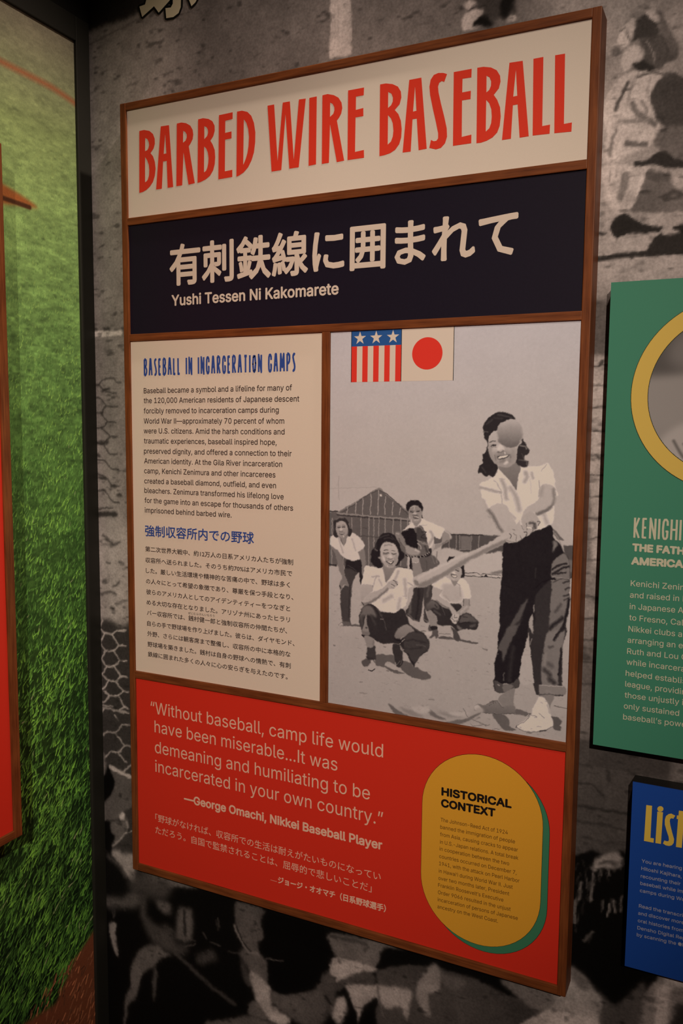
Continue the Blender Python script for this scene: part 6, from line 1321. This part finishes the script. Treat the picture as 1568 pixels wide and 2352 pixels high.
# title
TITLE = [[[(0.03792, 1.42347), (0.04861, 1.42387), (0.06094, 1.42049), (0.06892, 1.41395), (0.07263, 1.4053), (0.07283, 1.39633), (0.06988, 1.38857), (0.06271, 1.38135), (0.06825, 1.37518), (0.0723, 1.36513), (0.07384, 1.35267), (0.07188, 1.34062), (0.06747, 1.33019), (0.06026, 1.32278), (0.05199, 1.31766), (0.04299, 1.3148), (0.0358, 1.31422)], [(0.05119, 1.40961), (0.0561, 1.40676), (0.05917, 1.40089), (0.05978, 1.39536), (0.05792, 1.39016), (0.05503, 1.38727), (0.0504, 1.38651)], [(0.05021, 1.37614), (0.05472, 1.37009), (0.05847, 1.3614), (0.05936, 1.35171), (0.05848, 1.34222), (0.05587, 1.33566), (0.05226, 1.33251), (0.04939, 1.33174)]], [[(0.08656, 1.42469), (0.10487, 1.42421), (0.1126, 1.316), (0.10016, 1.31606), (0.09878, 1.36314), (0.0908, 1.36307), (0.08727, 1.31588), (0.07428, 1.31598)], [(0.09604, 1.41016), (0.09239, 1.37613), (0.09829, 1.37617)]], [[(0.12198, 1.42441), (0.13183, 1.42485), (0.14192, 1.42232), (0.15125, 1.41674), (0.15618, 1.40891), (0.15743, 1.4008), (0.156, 1.39306), (0.15158, 1.38651), (0.1475, 1.38227), (0.15986, 1.3173), (0.14605, 1.31622), (0.13591, 1.37315), (0.13248, 1.3167), (0.11949, 1.31657)], [(0.1357, 1.40995), (0.14006, 1.40774), (0.14337, 1.40276), (0.1433, 1.39746), (0.14055, 1.39252), (0.1351, 1.3898)]], [[(0.16799, 1.42486), (0.17857, 1.4254), (0.19003, 1.42241), (0.19814, 1.41731), (0.20264, 1.40936), (0.2029, 1.40099), (0.1999, 1.39227), (0.19363, 1.38528), (0.19848, 1.37808), (0.20264, 1.36835), (0.20352, 1.35644), (0.20246, 1.34477), (0.19911, 1.33466), (0.19248, 1.32622), (0.18254, 1.32078), (0.17256, 1.31796), (0.16555, 1.31691)], [(0.18107, 1.41141), (0.18565, 1.40919), (0.18856, 1.40432), (0.18884, 1.39904), (0.18683, 1.39408), (0.18087, 1.38965)], [(0.18042, 1.37734), (0.18467, 1.37336), (0.1879, 1.36635), (0.18946, 1.35693), (0.18872, 1.3478), (0.18668, 1.34014), (0.18366, 1.33522), (0.17968, 1.33358)]], [[(0.21183, 1.42543), (0.24, 1.42613), (0.23994, 1.41508), (0.22494, 1.41418), (0.22449, 1.39405), (0.23761, 1.39479), (0.23755, 1.38318), (0.22442, 1.3829), (0.22344, 1.32986), (0.23886, 1.33059), (0.2388, 1.31861), (0.20975, 1.31785)]], [[(0.24886, 1.42582), (0.25894, 1.42584), (0.26987, 1.42215), (0.27763, 1.41463), (0.28287, 1.40242), (0.28563, 1.38676), (0.28528, 1.37023), (0.28277, 1.35395), (0.27807, 1.34174), (0.27116, 1.33102), (0.26169, 1.32314), (0.25218, 1.31909), (0.24709, 1.31788)], [(0.26265, 1.41123), (0.26763, 1.40463), (0.27135, 1.39388), (0.27287, 1.38088), (0.27189, 1.36564), (0.26966, 1.35438), (0.2665, 1.34578), (0.26333, 1.33974), (0.26111, 1.33614)]], [[(0.30962, 1.42624), (0.32265, 1.42625), (0.32937, 1.33396), (0.33916, 1.4267), (0.35285, 1.42657), (0.36054, 1.33252), (0.36994, 1.42687), (0.38278, 1.42634), (0.37006, 1.31855), (0.35194, 1.31852), (0.34457, 1.4072), (0.33664, 1.31813), (0.31753, 1.31792)]], [[(0.38945, 1.42627), (0.40329, 1.42654), (0.40251, 1.31925), (0.38856, 1.31851)]], [[(0.41359, 1.42662), (0.42297, 1.42707), (0.43429, 1.42359), (0.44276, 1.41839), (0.44843, 1.4098), (0.44991, 1.40114), (0.44803, 1.39298), (0.44444, 1.38747), (0.44027, 1.38324), (0.45406, 1.31867), (0.44056, 1.31793), (0.42788, 1.37897), (0.42636, 1.31873), (0.41319, 1.31841)], [(0.42789, 1.41298), (0.43215, 1.41038), (0.43529, 1.40506), (0.43562, 1.39968), (0.43369, 1.39464), (0.42778, 1.39066)]], [[(0.51582, 1.42686), (0.5258, 1.42673), (0.53716, 1.42387), (0.54625, 1.41865), (0.55143, 1.41033), (0.55241, 1.40145), (0.54977, 1.39187), (0.54145, 1.38437), (0.54777, 1.37715), (0.55216, 1.36648), (0.55377, 1.3537), (0.55314, 1.34121), (0.54992, 1.33157), (0.54299, 1.32365), (0.53453, 1.31969), (0.52455, 1.31793), (0.51621, 1.31747)], [(0.52997, 1.41326), (0.5354, 1.40989), (0.53804, 1.40371), (0.53786, 1.39747), (0.53511, 1.39237), (0.53005, 1.38912)], [(0.53022, 1.37801), (0.53513, 1.37274), (0.53837, 1.36471), (0.53969, 1.35317), (0.53869, 1.34447), (0.53568, 1.33729), (0.53032, 1.33345)]], [[(0.56508, 1.42549), (0.58515, 1.42561), (0.59597, 1.31841), (0.58252, 1.31794), (0.57859, 1.36585), (0.57168, 1.36587), (0.56949, 1.31765), (0.55578, 1.31793)], [(0.57495, 1.41399), (0.57231, 1.37722), (0.57782, 1.37764)]], [[(0.62667, 1.42378), (0.62238, 1.4131), (0.61834, 1.41498), (0.61436, 1.4132), (0.61259, 1.40788), (0.61358, 1.39917), (0.61769, 1.38264), (0.62348, 1.36219), (0.62788, 1.3444), (0.62869, 1.33202), (0.62568, 1.3226), (0.61909, 1.31658), (0.61101, 1.31542), (0.60006, 1.31911), (0.60255, 1.33068), (0.60722, 1.32806), (0.61156, 1.32822), (0.61419, 1.33156), (0.61403, 1.33898), (0.61018, 1.35555), (0.60489, 1.37601), (0.59985, 1.39768), (0.59852, 1.41016), (0.60022, 1.41968), (0.60522, 1.42618), (0.61271, 1.42784), (0.62076, 1.42648)]], [[(0.63723, 1.4249), (0.66544, 1.42491), (0.66523, 1.41251), (0.65143, 1.41289), (0.65137, 1.39314), (0.66492, 1.39338), (0.6647, 1.3814), (0.65138, 1.38155), (0.65212, 1.32829), (0.66727, 1.32959), (0.66732, 1.31697), (0.63835, 1.31696)]], [[(0.67395, 1.42489), (0.68344, 1.42468), (0.69497, 1.42176), (0.70396, 1.41621), (0.70923, 1.40754), (0.71022, 1.39911), (0.70796, 1.39003), (0.70035, 1.38177), (0.70588, 1.37378), (0.71049, 1.36239), (0.71186, 1.34911), (0.71071, 1.33619), (0.70716, 1.32714), (0.70021, 1.32093), (0.69136, 1.31734), (0.6824, 1.31566), (0.67541, 1.31588)], [(0.68864, 1.41098), (0.69331, 1.40783), (0.69575, 1.40197), (0.69567, 1.39558), (0.69327, 1.39003), (0.68902, 1.38714)], [(0.68904, 1.3764), (0.69378, 1.3709), (0.69707, 1.36204), (0.69813, 1.35114), (0.69736, 1.34169), (0.69474, 1.33489), (0.68947, 1.33083)]], [[(0.72278, 1.42355), (0.74254, 1.4229), (0.75465, 1.31507), (0.74109, 1.31482), (0.73671, 1.36262), (0.72976, 1.36251), (0.72814, 1.31518), (0.71458, 1.31513)], [(0.73278, 1.41177), (0.7299, 1.37474), (0.73585, 1.37497)]], [[(0.75814, 1.42295), (0.77261, 1.42294), (0.77402, 1.32663), (0.78533, 1.3271), (0.78503, 1.31436), (0.76028, 1.31523)]], [[(0.78933, 1.42228), (0.80349, 1.42204), (0.80516, 1.32517), (0.81646, 1.3256), (0.81619, 1.31299), (0.79174, 1.31411)]], [[(0.45995, 1.42668), (0.48814, 1.42674), (0.48767, 1.41492), (0.47412, 1.41499), (0.47412, 1.39459), (0.4873, 1.3956), (0.48745, 1.38309), (0.47371, 1.38305), (0.47338, 1.32972), (0.489, 1.33077), (0.48946, 1.31858), (0.45996, 1.31862)]]]
link('title_lettering', shift(join_meshes('title_lettering', [curve_mesh('t', cs, M_title_red, YB-.0003) for cs in TITLE], [M_title_red]), P0), title_board)
# badge on the red board: a yellow pill over a green one
def pill(x0, x1, z0, z1, grow=0.0, n=28):
    r = (x1-x0)/2; cx = (x0+x1)/2; r2 = r+grow
    return [(cx+r2*math.cos(k*math.pi/n), z1-r+r2*math.sin(k*math.pi/n)) for k in range(n+1)]+[(cx-r2*math.cos(k*math.pi/n), z0+r-r2*math.sin(k*math.pi/n)) for k in range(n+1)]
bx = (.6090, .8090, .0450, .3662); gx = (.6195, .8195, .0357, .3569)
badge = join_meshes('context_badge', [curve_mesh('y', [pill(*bx)], M_yellow, YB-.0008), curve_mesh('yk', [pill(*bx, .0006)], M_black_ink, YB-.0006), curve_mesh('g', [pill(*gx)], M_badge_green, YB-.0004), curve_mesh('gk', [pill(*gx, .0006)], M_black_ink, YB-.0002)], [M_yellow, M_black_ink, M_badge_green, M_black_ink])
badge = part('context_badge', badge)
badge['label'] = 'yellow pill-shaped note with green shadow edge'
TEXT_MAIN = [('heading', 'tall', 'BASEBALL IN INCARCERATION CAMPS', 'BASEBALL IN INCARCERATION CAMPS', 0.55, 0.04003, 0.98185, 0.36513, 0.9831, 0.02954), ('body_text', 'latin', 'Baseball became a symbol and a lifeline for many of', 'Baseball became a symbol and a lifeline for many of', 0.09, 0.03941, 0.94858, 0.35811, 0.95041, 0.00955), ('body_text', 'latin', 'the 120,000 American residents of Japanese descent', 'the 120,000 American residents of Japanese descent', 0.09, 0.03907, 0.9303, 0.37243, 0.93131, 0.00957), ('body_text', 'latin', 'forcibly removed to incarceration camps during', 'forcibly removed to incarceration camps during', 0.09, 0.03871, 0.91111, 0.33201, 0.91237, 0.0096), ('body_text', 'latin', 'World War II—approximately 70 percent of whom', 'World War II—approximately 70 percent of whom', 0.09, 0.03835, 0.89209, 0.34294, 0.89336, 0.00962), ('body_text', 'latin', 'were U.S. citizens. Amid the harsh conditions and', 'were U.S. citizens. Amid the harsh conditions and', 0.09, 0.03801, 0.87366, 0.34366, 0.87471, 0.00965), ('body_text', 'latin', 'traumatic experiences, baseball inspired hope,', 'traumatic experiences, baseball inspired hope,', 0.09, 0.03819, 0.85477, 0.32772, 0.85636, 0.00967), ('body_text', 'latin', 'preserved dignity, and offered a connection to their', 'preserved dignity, and offered a connection to their', 0.09, 0.03784, 0.8356, 0.35777, 0.83719, 0.0097), ('body_text', 'latin', 'American identity. At the Gila River incarceration', 'American identity. At the Gila River incarceration', 0.09, 0.03803, 0.81705, 0.33898, 0.81835, 0.00972), ('body_text', 'latin', 'camp, Kenichi Zenimura and other incarcerees', 'camp, Kenichi Zenimura and other incarcerees', 0.09, 0.03768, 0.79822, 0.32547, 0.79944, 0.00974), ('body_text', 'latin', 'created a baseball diamond, outfield, and even', 'created a baseball diamond, outfield, and even', 0.09, 0.03759, 0.77892, 0.32664, 0.78069, 0.00977), ('body_text', 'latin', 'bleachers. Zenimura transformed his lifelong love', 'bleachers. Zenimura transformed his lifelong love', 0.09, 0.03753, 0.76088, 0.34205, 0.76174, 0.00979), ('body_text', 'latin', 'for the game into an escape for thousands of others', 'for the game into an escape for thousands of others', 0.09, 0.03745, 0.74193, 0.36099, 0.7427, 0.00982), ('body_text', 'latin', 'imprisoned behind barbed wire.', 'imprisoned behind barbed wire.', 0.09, 0.03765, 0.72316, 0.23397, 0.7239, 0.00984), ('japanese_heading', 'cjk', '強制収容所内での野球', '強制収容所内での野球', 0.35, 0.03762, 0.67761, 0.28085, 0.67872, 0.02154), ('japanese_body_text', 'cjk', '第二次世界大戦中、約12万人の日系アメリカ人たちが強制', '第二次世界大戦中、約12万人の日系アメリカ人たちが強制', 0.08, 0.03762, 0.64788, 0.36129, 0.64696, 0.01016), ('japanese_body_text', 'cjk', '収容所へ送られました。そのうち約70%はアメリカ市民で', '収容所へ送られました。そのうち約70%はアメリカ市民で', 0.08, 0.03777, 0.62646, 0.35953, 0.62661, 0.01018), ('japanese_body_text', 'cjk', 'した。厳しい生活環境や精神的な苦痛の中で、野球は多く', 'した。厳しい生活環境や精神的な苦痛の中で、野球は多く', 0.08, 0.03822, 0.60612, 0.35501, 0.60614, 0.01021), ('japanese_body_text', 'cjk', 'の人々にとって希望の象徴であり、尊厳を保つ手段となり、', 'の人々にとって希望の象徴であり、尊厳を保つ手段となり、', 0.08, 0.03812, 0.58546, 0.36194, 0.58485, 0.01024), ('japanese_body_text', 'cjk', '彼らのアメリカ人としてのアイデンティティーをつなぎと', '彼らのアメリカ人としてのアイデンティティーをつなぎと', 0.08, 0.03829, 0.56478, 0.35558, 0.56382, 0.01026), ('japanese_body_text', 'cjk', 'める大切な存在となりました。アリゾナ州にあったヒラリ', 'める大切な存在となりました。アリゾナ州にあったヒラリ', 0.08, 0.03874, 0.5443, 0.35517, 0.54373, 0.01029), ('japanese_body_text', 'cjk', 'バー収容所では、銭村健一郎と強制収容所の仲間たちが、', 'バー収容所では、銭村健一郎と強制収容所の仲間たちが、', 0.08, 0.03919, 0.52377, 0.34945, 0.52317, 0.01031), ('japanese_body_text', 'cjk', '自らの手で野球場を作り上げました。彼らは、ダイヤモンド、', '自らの手で野球場を作り上げました。彼らは、ダイヤモンド、', 0.08, 0.03936, 0.50294, 0.3645, 0.50235, 0.01034), ('japanese_body_text', 'cjk', '外野、さらには観客席まで整備し、収容所の中に本格的な', '外野、さらには観客席まで整備し、収容所の中に本格的な', 0.08, 0.03955, 0.48273, 0.3565, 0.48136, 0.01037), ('japanese_body_text', 'cjk', '野球場を築きました。銭村は自身の野球への情熱で、有刺', '野球場を築きました。銭村は自身の野球への情熱で、有刺', 0.08, 0.03972, 0.4618, 0.35702, 0.46075, 0.01039), ('japanese_body_text', 'cjk', '鉄線に囲まれた多くの人々に心の安らぎを与えたのです。', '鉄線に囲まれた多くの人々に心の安らぎを与えたのです。', 0.08, 0.04019, 0.44221, 0.35081, 0.43997, 0.01042), ('japanese_body_text', 'cjk', 'ぜにむらけんいちろう', 'ぜにむらけんいちろう', 0, 0.13615, 0.53557, 0.19547, 0.53646, 0.0048), ('japanese_name', 'cjk', '有刺鉄線に囲まれて', '有刺鉄線に囲まれて', 1.75, 0.10405, 1.14284, 0.74091, 1.14468, 0.07116), ('romanized_name', 'latin', 'Yushi Tessen Ni Kakomarete', 'Yushi Tessen Ni Kakomarete', 0.75, 0.1069, 1.10671, 0.44515, 1.10704, 0.01825), ('quote_text', 'latin', '“Without baseball, camp life would', '“Without baseball, camp life would', 0, 0.0445, 0.33001, 0.53676, 0.33039, 0.02348), ('quote_text', 'latin', 'have been miserable...It was', 'have been miserable...It was', 0, 0.05359, 0.29294, 0.45077, 0.29044, 0.02353), ('quote_text', 'latin', 'demeaning and humiliating to be', 'demeaning and humiliating to be', 0, 0.0537, 0.25156, 0.51335, 0.25074, 0.02366), ('quote_text', 'latin', 'incarcerated in your own country.”', 'incarcerated in your own country.”', 0, 0.05386, 0.21303, 0.5385, 0.21028, 0.02377), ('attribution', 'latin', '—George Omachi, Nikkei Baseball Player', '—George Omachi, Nikkei Baseball Player', 0.75, 0.12276, 0.16551, 0.53696, 0.16693, 0.01544), ('japanese_quote', 'cjk', '「野球がなければ、収容所での生活は耐えがたいものになってい', '「野球がなければ、収容所での生活は耐えがたいものになってい', 0, 0.05255, 0.1111, 0.5356, 0.10944, 0.01583), ('japanese_quote', 'cjk', 'ただろう。自国で監禁されることは、屈辱的で悲しいことだ」', 'ただろう。自国で監禁されることは、屈辱的で悲しいことだ」', 0, 0.05212, 0.08591, 0.51866, 0.08446, 0.01588), ('japanese_attribution', 'cjk', 'ジョージ・オオマチ（日系野球選手）', 'ジョージ・オオマチ（日系野球選手）', 0.4, 0.33186, 0.05377, 0.54574, 0.0555, 0.0135), ('japanese_attribution', 'cjk', '―', '―', -1, 0.31556, 0.05607, 0.32939, 0.05604, 0.01356), ('badge_heading', 'latin', 'HISTORICAL', 'HISTORICAL', 0.95, 0.64298, 0.28673, 0.75811, 0.28911, 0.01226), ('badge_heading', 'latin', 'CONTEXT', 'CONTEXT', 0.95, 0.64269, 0.26691, 0.73233, 0.26905, 0.0123), ('badge_text', 'latin', 'The Johnson-Reed Act of 1924', 'The Johnson-Reed Act of 1924', 0, 0.64164, 0.24085, 0.7541, 0.24387, 0.00635), ('badge_text', 'latin', 'banned the immigration of people', 'banned the immigration of people', 0, 0.64137, 0.22837, 0.76606, 0.23155, 0.00636), ('badge_text', 'latin', 'from Asia, causing cracks to appear', 'from Asia, causing cracks to appear', 0, 0.64129, 0.21555, 0.77121, 0.21908, 0.00637), ('badge_text', 'latin', 'in U.S.-Japan relations. A total break', 'in U.S.-Japan relations. A total break', 0, 0.6412, 0.20252, 0.77209, 0.20577, 0.00639), ('badge_text', 'latin', 'in cooperation between the two', 'in cooperation between the two', 0, 0.64092, 0.1905, 0.75789, 0.19286, 0.0064), ('badge_text', 'latin', 'countries occurred on December 7,', 'countries occurred on December 7,', 0, 0.64066, 0.17738, 0.77003, 0.18071, 0.00641), ('badge_text', 'latin', '1941, with the attack on Pearl Harbor', '1941, with the attack on Pearl Harbor', 0, 0.64056, 0.16482, 0.77519, 0.16824, 0.00642), ('badge_text', 'latin', 'in Hawai‘i during World War II. Just', 'in Hawai‘i during World War II. Just', 0, 0.6403, 0.15183, 0.76447, 0.15514, 0.00643), ('badge_text', 'latin', 'over two months later, President', 'over two months later, President', 0, 0.64002, 0.13917, 0.75933, 0.14253, 0.00644), ('badge_text', 'latin', 'Franklin Roosevelt’s Executive', 'Franklin Roosevelt’s Executive', 0, 0.63974, 0.12685, 0.75014, 0.12966, 0.00645), ('badge_text', 'latin', 'Order 9066 resulted in the unjust', 'Order 9066 resulted in the unjust', 0, 0.63964, 0.11419, 0.76223, 0.11723, 0.00647), ('badge_text', 'latin', 'incarceration of persons of Japanese', 'incarceration of persons of Japanese', 0, 0.63937, 0.10146, 0.77424, 0.10521, 0.00648), ('badge_text', 'latin', 'ancestry on the West Coast.', 'ancestry on the West Coast.', 0, 0.63927, 0.08893, 0.74225, 0.09161, 0.00649)]
MATS = dict(heading=M_blue_ink, body_text=M_dark_ink, japanese_heading=M_blue_ink, japanese_body_text=M_dark_ink, japanese_name=M_cream, romanized_name=M_cream, quote_text=M_rose, attribution=M_rose, japanese_quote=M_rose, japanese_attribution=M_rose, badge_heading=M_black_ink, badge_text=M_brown_ink)
PAR = dict(heading=text_board, body_text=text_board, japanese_heading=text_board, japanese_body_text=text_board, japanese_name=name_board, romanized_name=name_board, quote_text=quote_board, attribution=quote_board, japanese_quote=quote_board, japanese_attribution=quote_board, badge_heading=badge, badge_text=badge)
text_blocks([s for s in TEXT_MAIN if 'badge' not in s[0]], YB-.0003, P0, MATS, PAR)
text_blocks([s for s in TEXT_MAIN if 'badge' in s[0]], YB-.0011, P0, MATS, PAR)

# ================================================================== green biography panel
YG = .015
GX0, GX1, GZ0, GZ1 = .8778, 1.2160, .4100, 1.0985
gp = ((GX0+GX1)/2, YG, GZ0)
green = thing('text_panel', 'green text panel with a yellow-ringed portrait beside the walnut frame', 'panel', (gp[0], gp[1], gp[2]+Z0))
def gpart(name, me, par=None): return link(name, shift(me, gp), par or green)
gface = gpart('face_board', box_mesh('face_board', (GX0, YG, GZ0), (GX1, YG+.002, GZ1), M_green))
gpart('edge', box_mesh('edge', (GX0+.0003, YG+.002, GZ0+.0003), (GX1-.0003, D-.0005, GZ1-.0003), M_black))
RC = (1.0469, .93705)
def circle(r, n=96): return [(RC[0]+r*math.cos(k*2*math.pi/n), RC[1]+r*math.sin(k*2*math.pi/n)) for k in range(n)]
ring = join_meshes('portrait_ring', [curve_mesh('a', [circle(.1350), circle(.1127)], M_ring, YG-.0004), curve_mesh('b', [circle(.1357), circle(.1350)], M_black_ink, YG-.0004), curve_mesh('c', [circle(.1127), circle(.1119)], M_black_ink, YG-.0004)], [M_ring, M_black_ink, M_black_ink])
ring = gpart('portrait_ring', ring)
pc = Canvas(RC[0]-.114, RC[1]-.114, RC[0]+.114, RC[1]+.114, .001, 1, 120.0)
pc.poly([(.90, 1.10), (1.25, 1.10), (1.25, .965), (1.10, .955), (1.0, .962), (.94, .952), (.90, .965)], 72, .006)
pc.poly([(.97, 1.02), (1.02, 1.03), (1.10, .99), (1.10, .96), (1.0, .965), (.96, .985)], 98, .008)
pc.poly([(.90, .962), (1.25, .955), (1.25, .86), (.90, .90)], 122, .006)
pc.poly([(.945, .84), (.955, .875), (.98, .895), (1.02, .905), (1.06, .915), (1.20, .90), (1.20, .80), (.945, .80)], 142, .004)
pc.stroke([(.972, .872), (.985, .850), (1.0, .838)], 92, .004, .002); pc.stroke([(.985, .868), (1.0, .85)], 100, .003, .002)
pc.poly([(1.02, .915), (1.03, .99), (1.06, 1.02), (1.09, .99), (1.09, .92)], 105, .005); pc.poly([(1.015, .99), (1.03, 1.035), (1.07, 1.04), (1.10, 1.0)], 45, .004)
A_, B_ = np.meshgrid(pc.a0+np.arange(pc.W)*pc.res, pc.b0+np.arange(pc.H)*pc.res)
pm = pc.mesh('portrait', (ink_gray(pc.C, 1.72, (.96, .97, 1.04))).astype(np.float32), M_photo, lambda a, b: np.stack([a, np.full_like(a, YG-.0002), b], 1))
bm = bmesh.new(); bm.from_mesh(pm)
bmesh.ops.delete(bm, geom=[v for v in bm.verts if math.hypot(v.co.x-RC[0], v.co.z-RC[1]) > .1126], context='VERTS')
bm.to_mesh(pm); bm.free()
gpart('portrait', pm)
TEXT_GREEN = [('name_heading', 'tall', 'KENICHI', 'KENICHI', 0.25, 0.92319, 0.73051, 0.98802, 0.73059, 0.02941), ('subtitle', 'latin', 'THE', 'THE FATHER OF JAPANESE', 0.95, 0.92324, 0.71136, 0.95049, 0.71114, 0.00979), ('subtitle', 'latin', 'AMERICA', 'AMERICAN BASEBALL', 0.95, 0.92258, 0.69146, 0.99187, 0.69186, 0.00982), ('body_text', 'latin', 'Kenichi', 'Kenichi Zenimura', 0.05, 0.92243, 0.6588, 0.96151, 0.65891, 0.00831), ('body_text', 'latin', 'and raised in', 'and raised in Hawai‘i', 0.05, 0.9221, 0.64143, 0.98931, 0.64267, 0.00833), ('body_text', 'latin', 'in Japanese', 'in Japanese American', 0.05, 0.92235, 0.62439, 0.9847, 0.62552, 0.00835), ('body_text', 'latin', 'to Fresno,', 'to Fresno, California', 0.05, 0.92244, 0.6076, 0.97508, 0.60771, 0.00837), ('body_text', 'latin', 'Nikkei clubs', 'Nikkei clubs and', 0.05, 0.92193, 0.5907, 0.98625, 0.59076, 0.00839), ('body_text', 'latin', 'arranging an', 'arranging an exhibition', 0.05, 0.92143, 0.57359, 0.98728, 0.57421, 0.00841), ('body_text', 'latin', 'Ruth and Lou', 'Ruth and Lou Gehrig', 0.05, 0.92151, 0.55682, 0.99172, 0.55761, 0.00843), ('body_text', 'latin', 'while', 'while incarcerated', 0.05, 0.92127, 0.54044, 0.94869, 0.54043, 0.00845), ('body_text', 'latin', 'helped', 'helped establish', 0.05, 0.92076, 0.52334, 0.95748, 0.52304, 0.00848), ('body_text', 'latin', 'league,', 'league, providing', 0.05, 0.92082, 0.50691, 0.95818, 0.50675, 0.0085), ('body_text', 'latin', 'those unjustly', 'those unjustly incarcerated', 0.05, 0.9206, 0.48992, 0.99615, 0.49076, 0.00852), ('body_text', 'latin', 'only sustained', 'only sustained', 0.05, 0.92022, 0.47317, 0.99691, 0.47383, 0.00854), ('body_text', 'latin', 'baseball’s', 'baseball’s power', 0.05, 0.91984, 0.45622, 0.97342, 0.4576, 0.00856)]
text_blocks(TEXT_GREEN, YG-.0003, gp, dict(name_heading=M_sage, subtitle=M_sage, body_text=M_sage), dict(name_heading=gface, subtitle=gface, body_text=gface))

# ================================================================== blue listening panel
BX0, BX1, BZ0, BZ1 = .9376, 1.2160, .0697, .3625
bp_ = ((BX0+BX1)/2, YG, BZ0)
blue = thing('text_panel', 'blue text panel with large mustard heading, below the green panel', 'panel', (bp_[0], bp_[1], bp_[2]+Z0))
def bpart(name, me, par=None): return link(name, shift(me, bp_), par or blue)
bface = bpart('face_board', box_mesh('face_board', (BX0, YG, BZ0), (BX1, YG+.002, BZ1), M_blue))
bpart('edge', box_mesh('edge', (BX0+.0003, YG+.002, BZ0+.0003), (BX1-.0003, D-.0005, BZ1-.0003), M_black))
LISTEN = [[(0.958, 0.33075), (0.96605, 0.3313), (0.96596, 0.28132), (0.97076, 0.2817), (0.97053, 0.27487), (0.95708, 0.27464)], [(0.97387, 0.32408), (0.98158, 0.32459), (0.98088, 0.2754), (0.97313, 0.27503)], [(0.99863, 0.323), (0.99595, 0.31773), (0.99402, 0.31816), (0.99191, 0.31684), (0.99144, 0.31289), (0.99261, 0.30673), (0.99564, 0.29599), (0.9986, 0.28667), (0.99822, 0.28087), (0.99585, 0.27674), (0.9921, 0.27485), (0.98761, 0.27481), (0.98366, 0.27676), (0.98537, 0.2819), (0.98796, 0.28135), (0.99052, 0.28166), (0.9917, 0.28394), (0.99083, 0.28918), (0.98791, 0.2971), (0.98494, 0.30646), (0.98463, 0.31354), (0.9859, 0.31953), (0.98932, 0.3234), (0.99307, 0.32507)], [(1.00318, 0.33178), (1.01073, 0.33213), (1.01057, 0.3246), (1.01459, 0.32477), (1.01458, 0.3194), (1.01057, 0.31922), (1.00962, 0.2761), (1.00164, 0.27566), (1.00264, 0.31862), (1.00074, 0.31849), (1.00075, 0.32389), (1.00302, 0.3241)], [(0.98199, 0.32982), (0.98184, 0.32846), (0.9813, 0.32715), (0.98041, 0.32601), (0.97926, 0.32516), (0.97797, 0.32467), (0.97666, 0.3246), (0.97546, 0.32495), (0.97448, 0.32569), (0.97383, 0.32675), (0.97357, 0.32802), (0.97372, 0.32938), (0.97427, 0.33069), (0.97516, 0.33183), (0.97631, 0.33268), (0.9776, 0.33317), (0.97891, 0.33323), (0.98011, 0.33288), (0.98108, 0.33214), (0.98173, 0.33108)]]
link('heading', shift(join_meshes('heading', [curve_mesh('l', [c], M_list, YG-.0003) for c in LISTEN], [M_list]), bp_), bface)
TEXT_BLUE = [('body_text', 'latin', 'You are hearing', 'You are hearing the', 0.05, 0.95523, 0.24029, 1.01114, 0.24245, 0.0052), ('body_text', 'latin', 'Hitoshi Kajihara,', 'Hitoshi Kajihara,', 0.05, 0.95518, 0.22859, 1.01133, 0.22988, 0.00521), ('body_text', 'latin', 'recounting their', 'recounting their', 0.05, 0.95489, 0.21651, 1.01033, 0.21813, 0.00522), ('body_text', 'latin', 'baseball while', 'baseball while imprisoned', 0.05, 0.95471, 0.20503, 1.00408, 0.20686, 0.00523), ('body_text', 'latin', 'camps during', 'camps during World', 0.05, 0.95453, 0.19352, 1.00269, 0.19492, 0.00524), ('body_text', 'latin', 'Read the', 'Read the transcript', 0.05, 0.95422, 0.16882, 0.98573, 0.16957, 0.00526), ('body_text', 'latin', 'and discover', 'and discover more', 0.05, 0.95364, 0.15728, 0.99812, 0.15881, 0.00527), ('body_text', 'latin', 'oral histories', 'oral histories from', 0.05, 0.95359, 0.14542, 0.99879, 0.14659, 0.00527), ('body_text', 'latin', 'Densho Digital', 'Densho Digital Repository', 0.05, 0.95341, 0.13379, 1.0051, 0.13524, 0.00528), ('body_text', 'latin', 'by scanning the', 'by scanning the QR', 0.05, 0.95307, 0.12255, 1.0084, 0.12451, 0.00529)]
text_blocks(TEXT_BLUE, YG-.0003, bp_, dict(body_text=M_lilac), dict(body_text=bface))

# ================================================================== red panel on the grass wall
XF = XL+.045
SY1, SY0, SZ0, SZ1 = -.2112, -1.05, .1506, 1.3531
sp = (XF, (SY0+SY1)/2, SZ0)
side = thing('framed_panel', 'red board in a walnut frame on the grass wall, cut off by the picture edge', 'panel', (sp[0], sp[1], sp[2]+Z0))
def spart(name, me): return link(name, shift(me, sp), side)
q = .0178
spart('stile', box_mesh('stile', (XL+.0005, SY1-q, SZ0), (XF, SY1, SZ1), M_wood_v, .0016))
spart('stile', box_mesh('stile', (XL+.0005, SY0, SZ0), (XF, SY0+q, SZ1), M_wood_v, .0016))
spart('top_rail', box_mesh('top_rail', (XL+.0005, SY0+q-.001, SZ1-.0155), (XF-.0003, SY1-q+.001, SZ1), M_wood_y, .0016))
spart('bottom_rail', box_mesh('bottom_rail', (XL+.0005, SY0+q-.001, SZ0), (XF-.0003, SY1-q+.001, SZ0+.0155), M_wood_y, .0016))
spart('face_board', box_mesh('face_board', (XF-.014, SY0+q-.0008, SZ0+.0147), (XF-.004, SY1-q+.0008, SZ1-.0147), M_red))
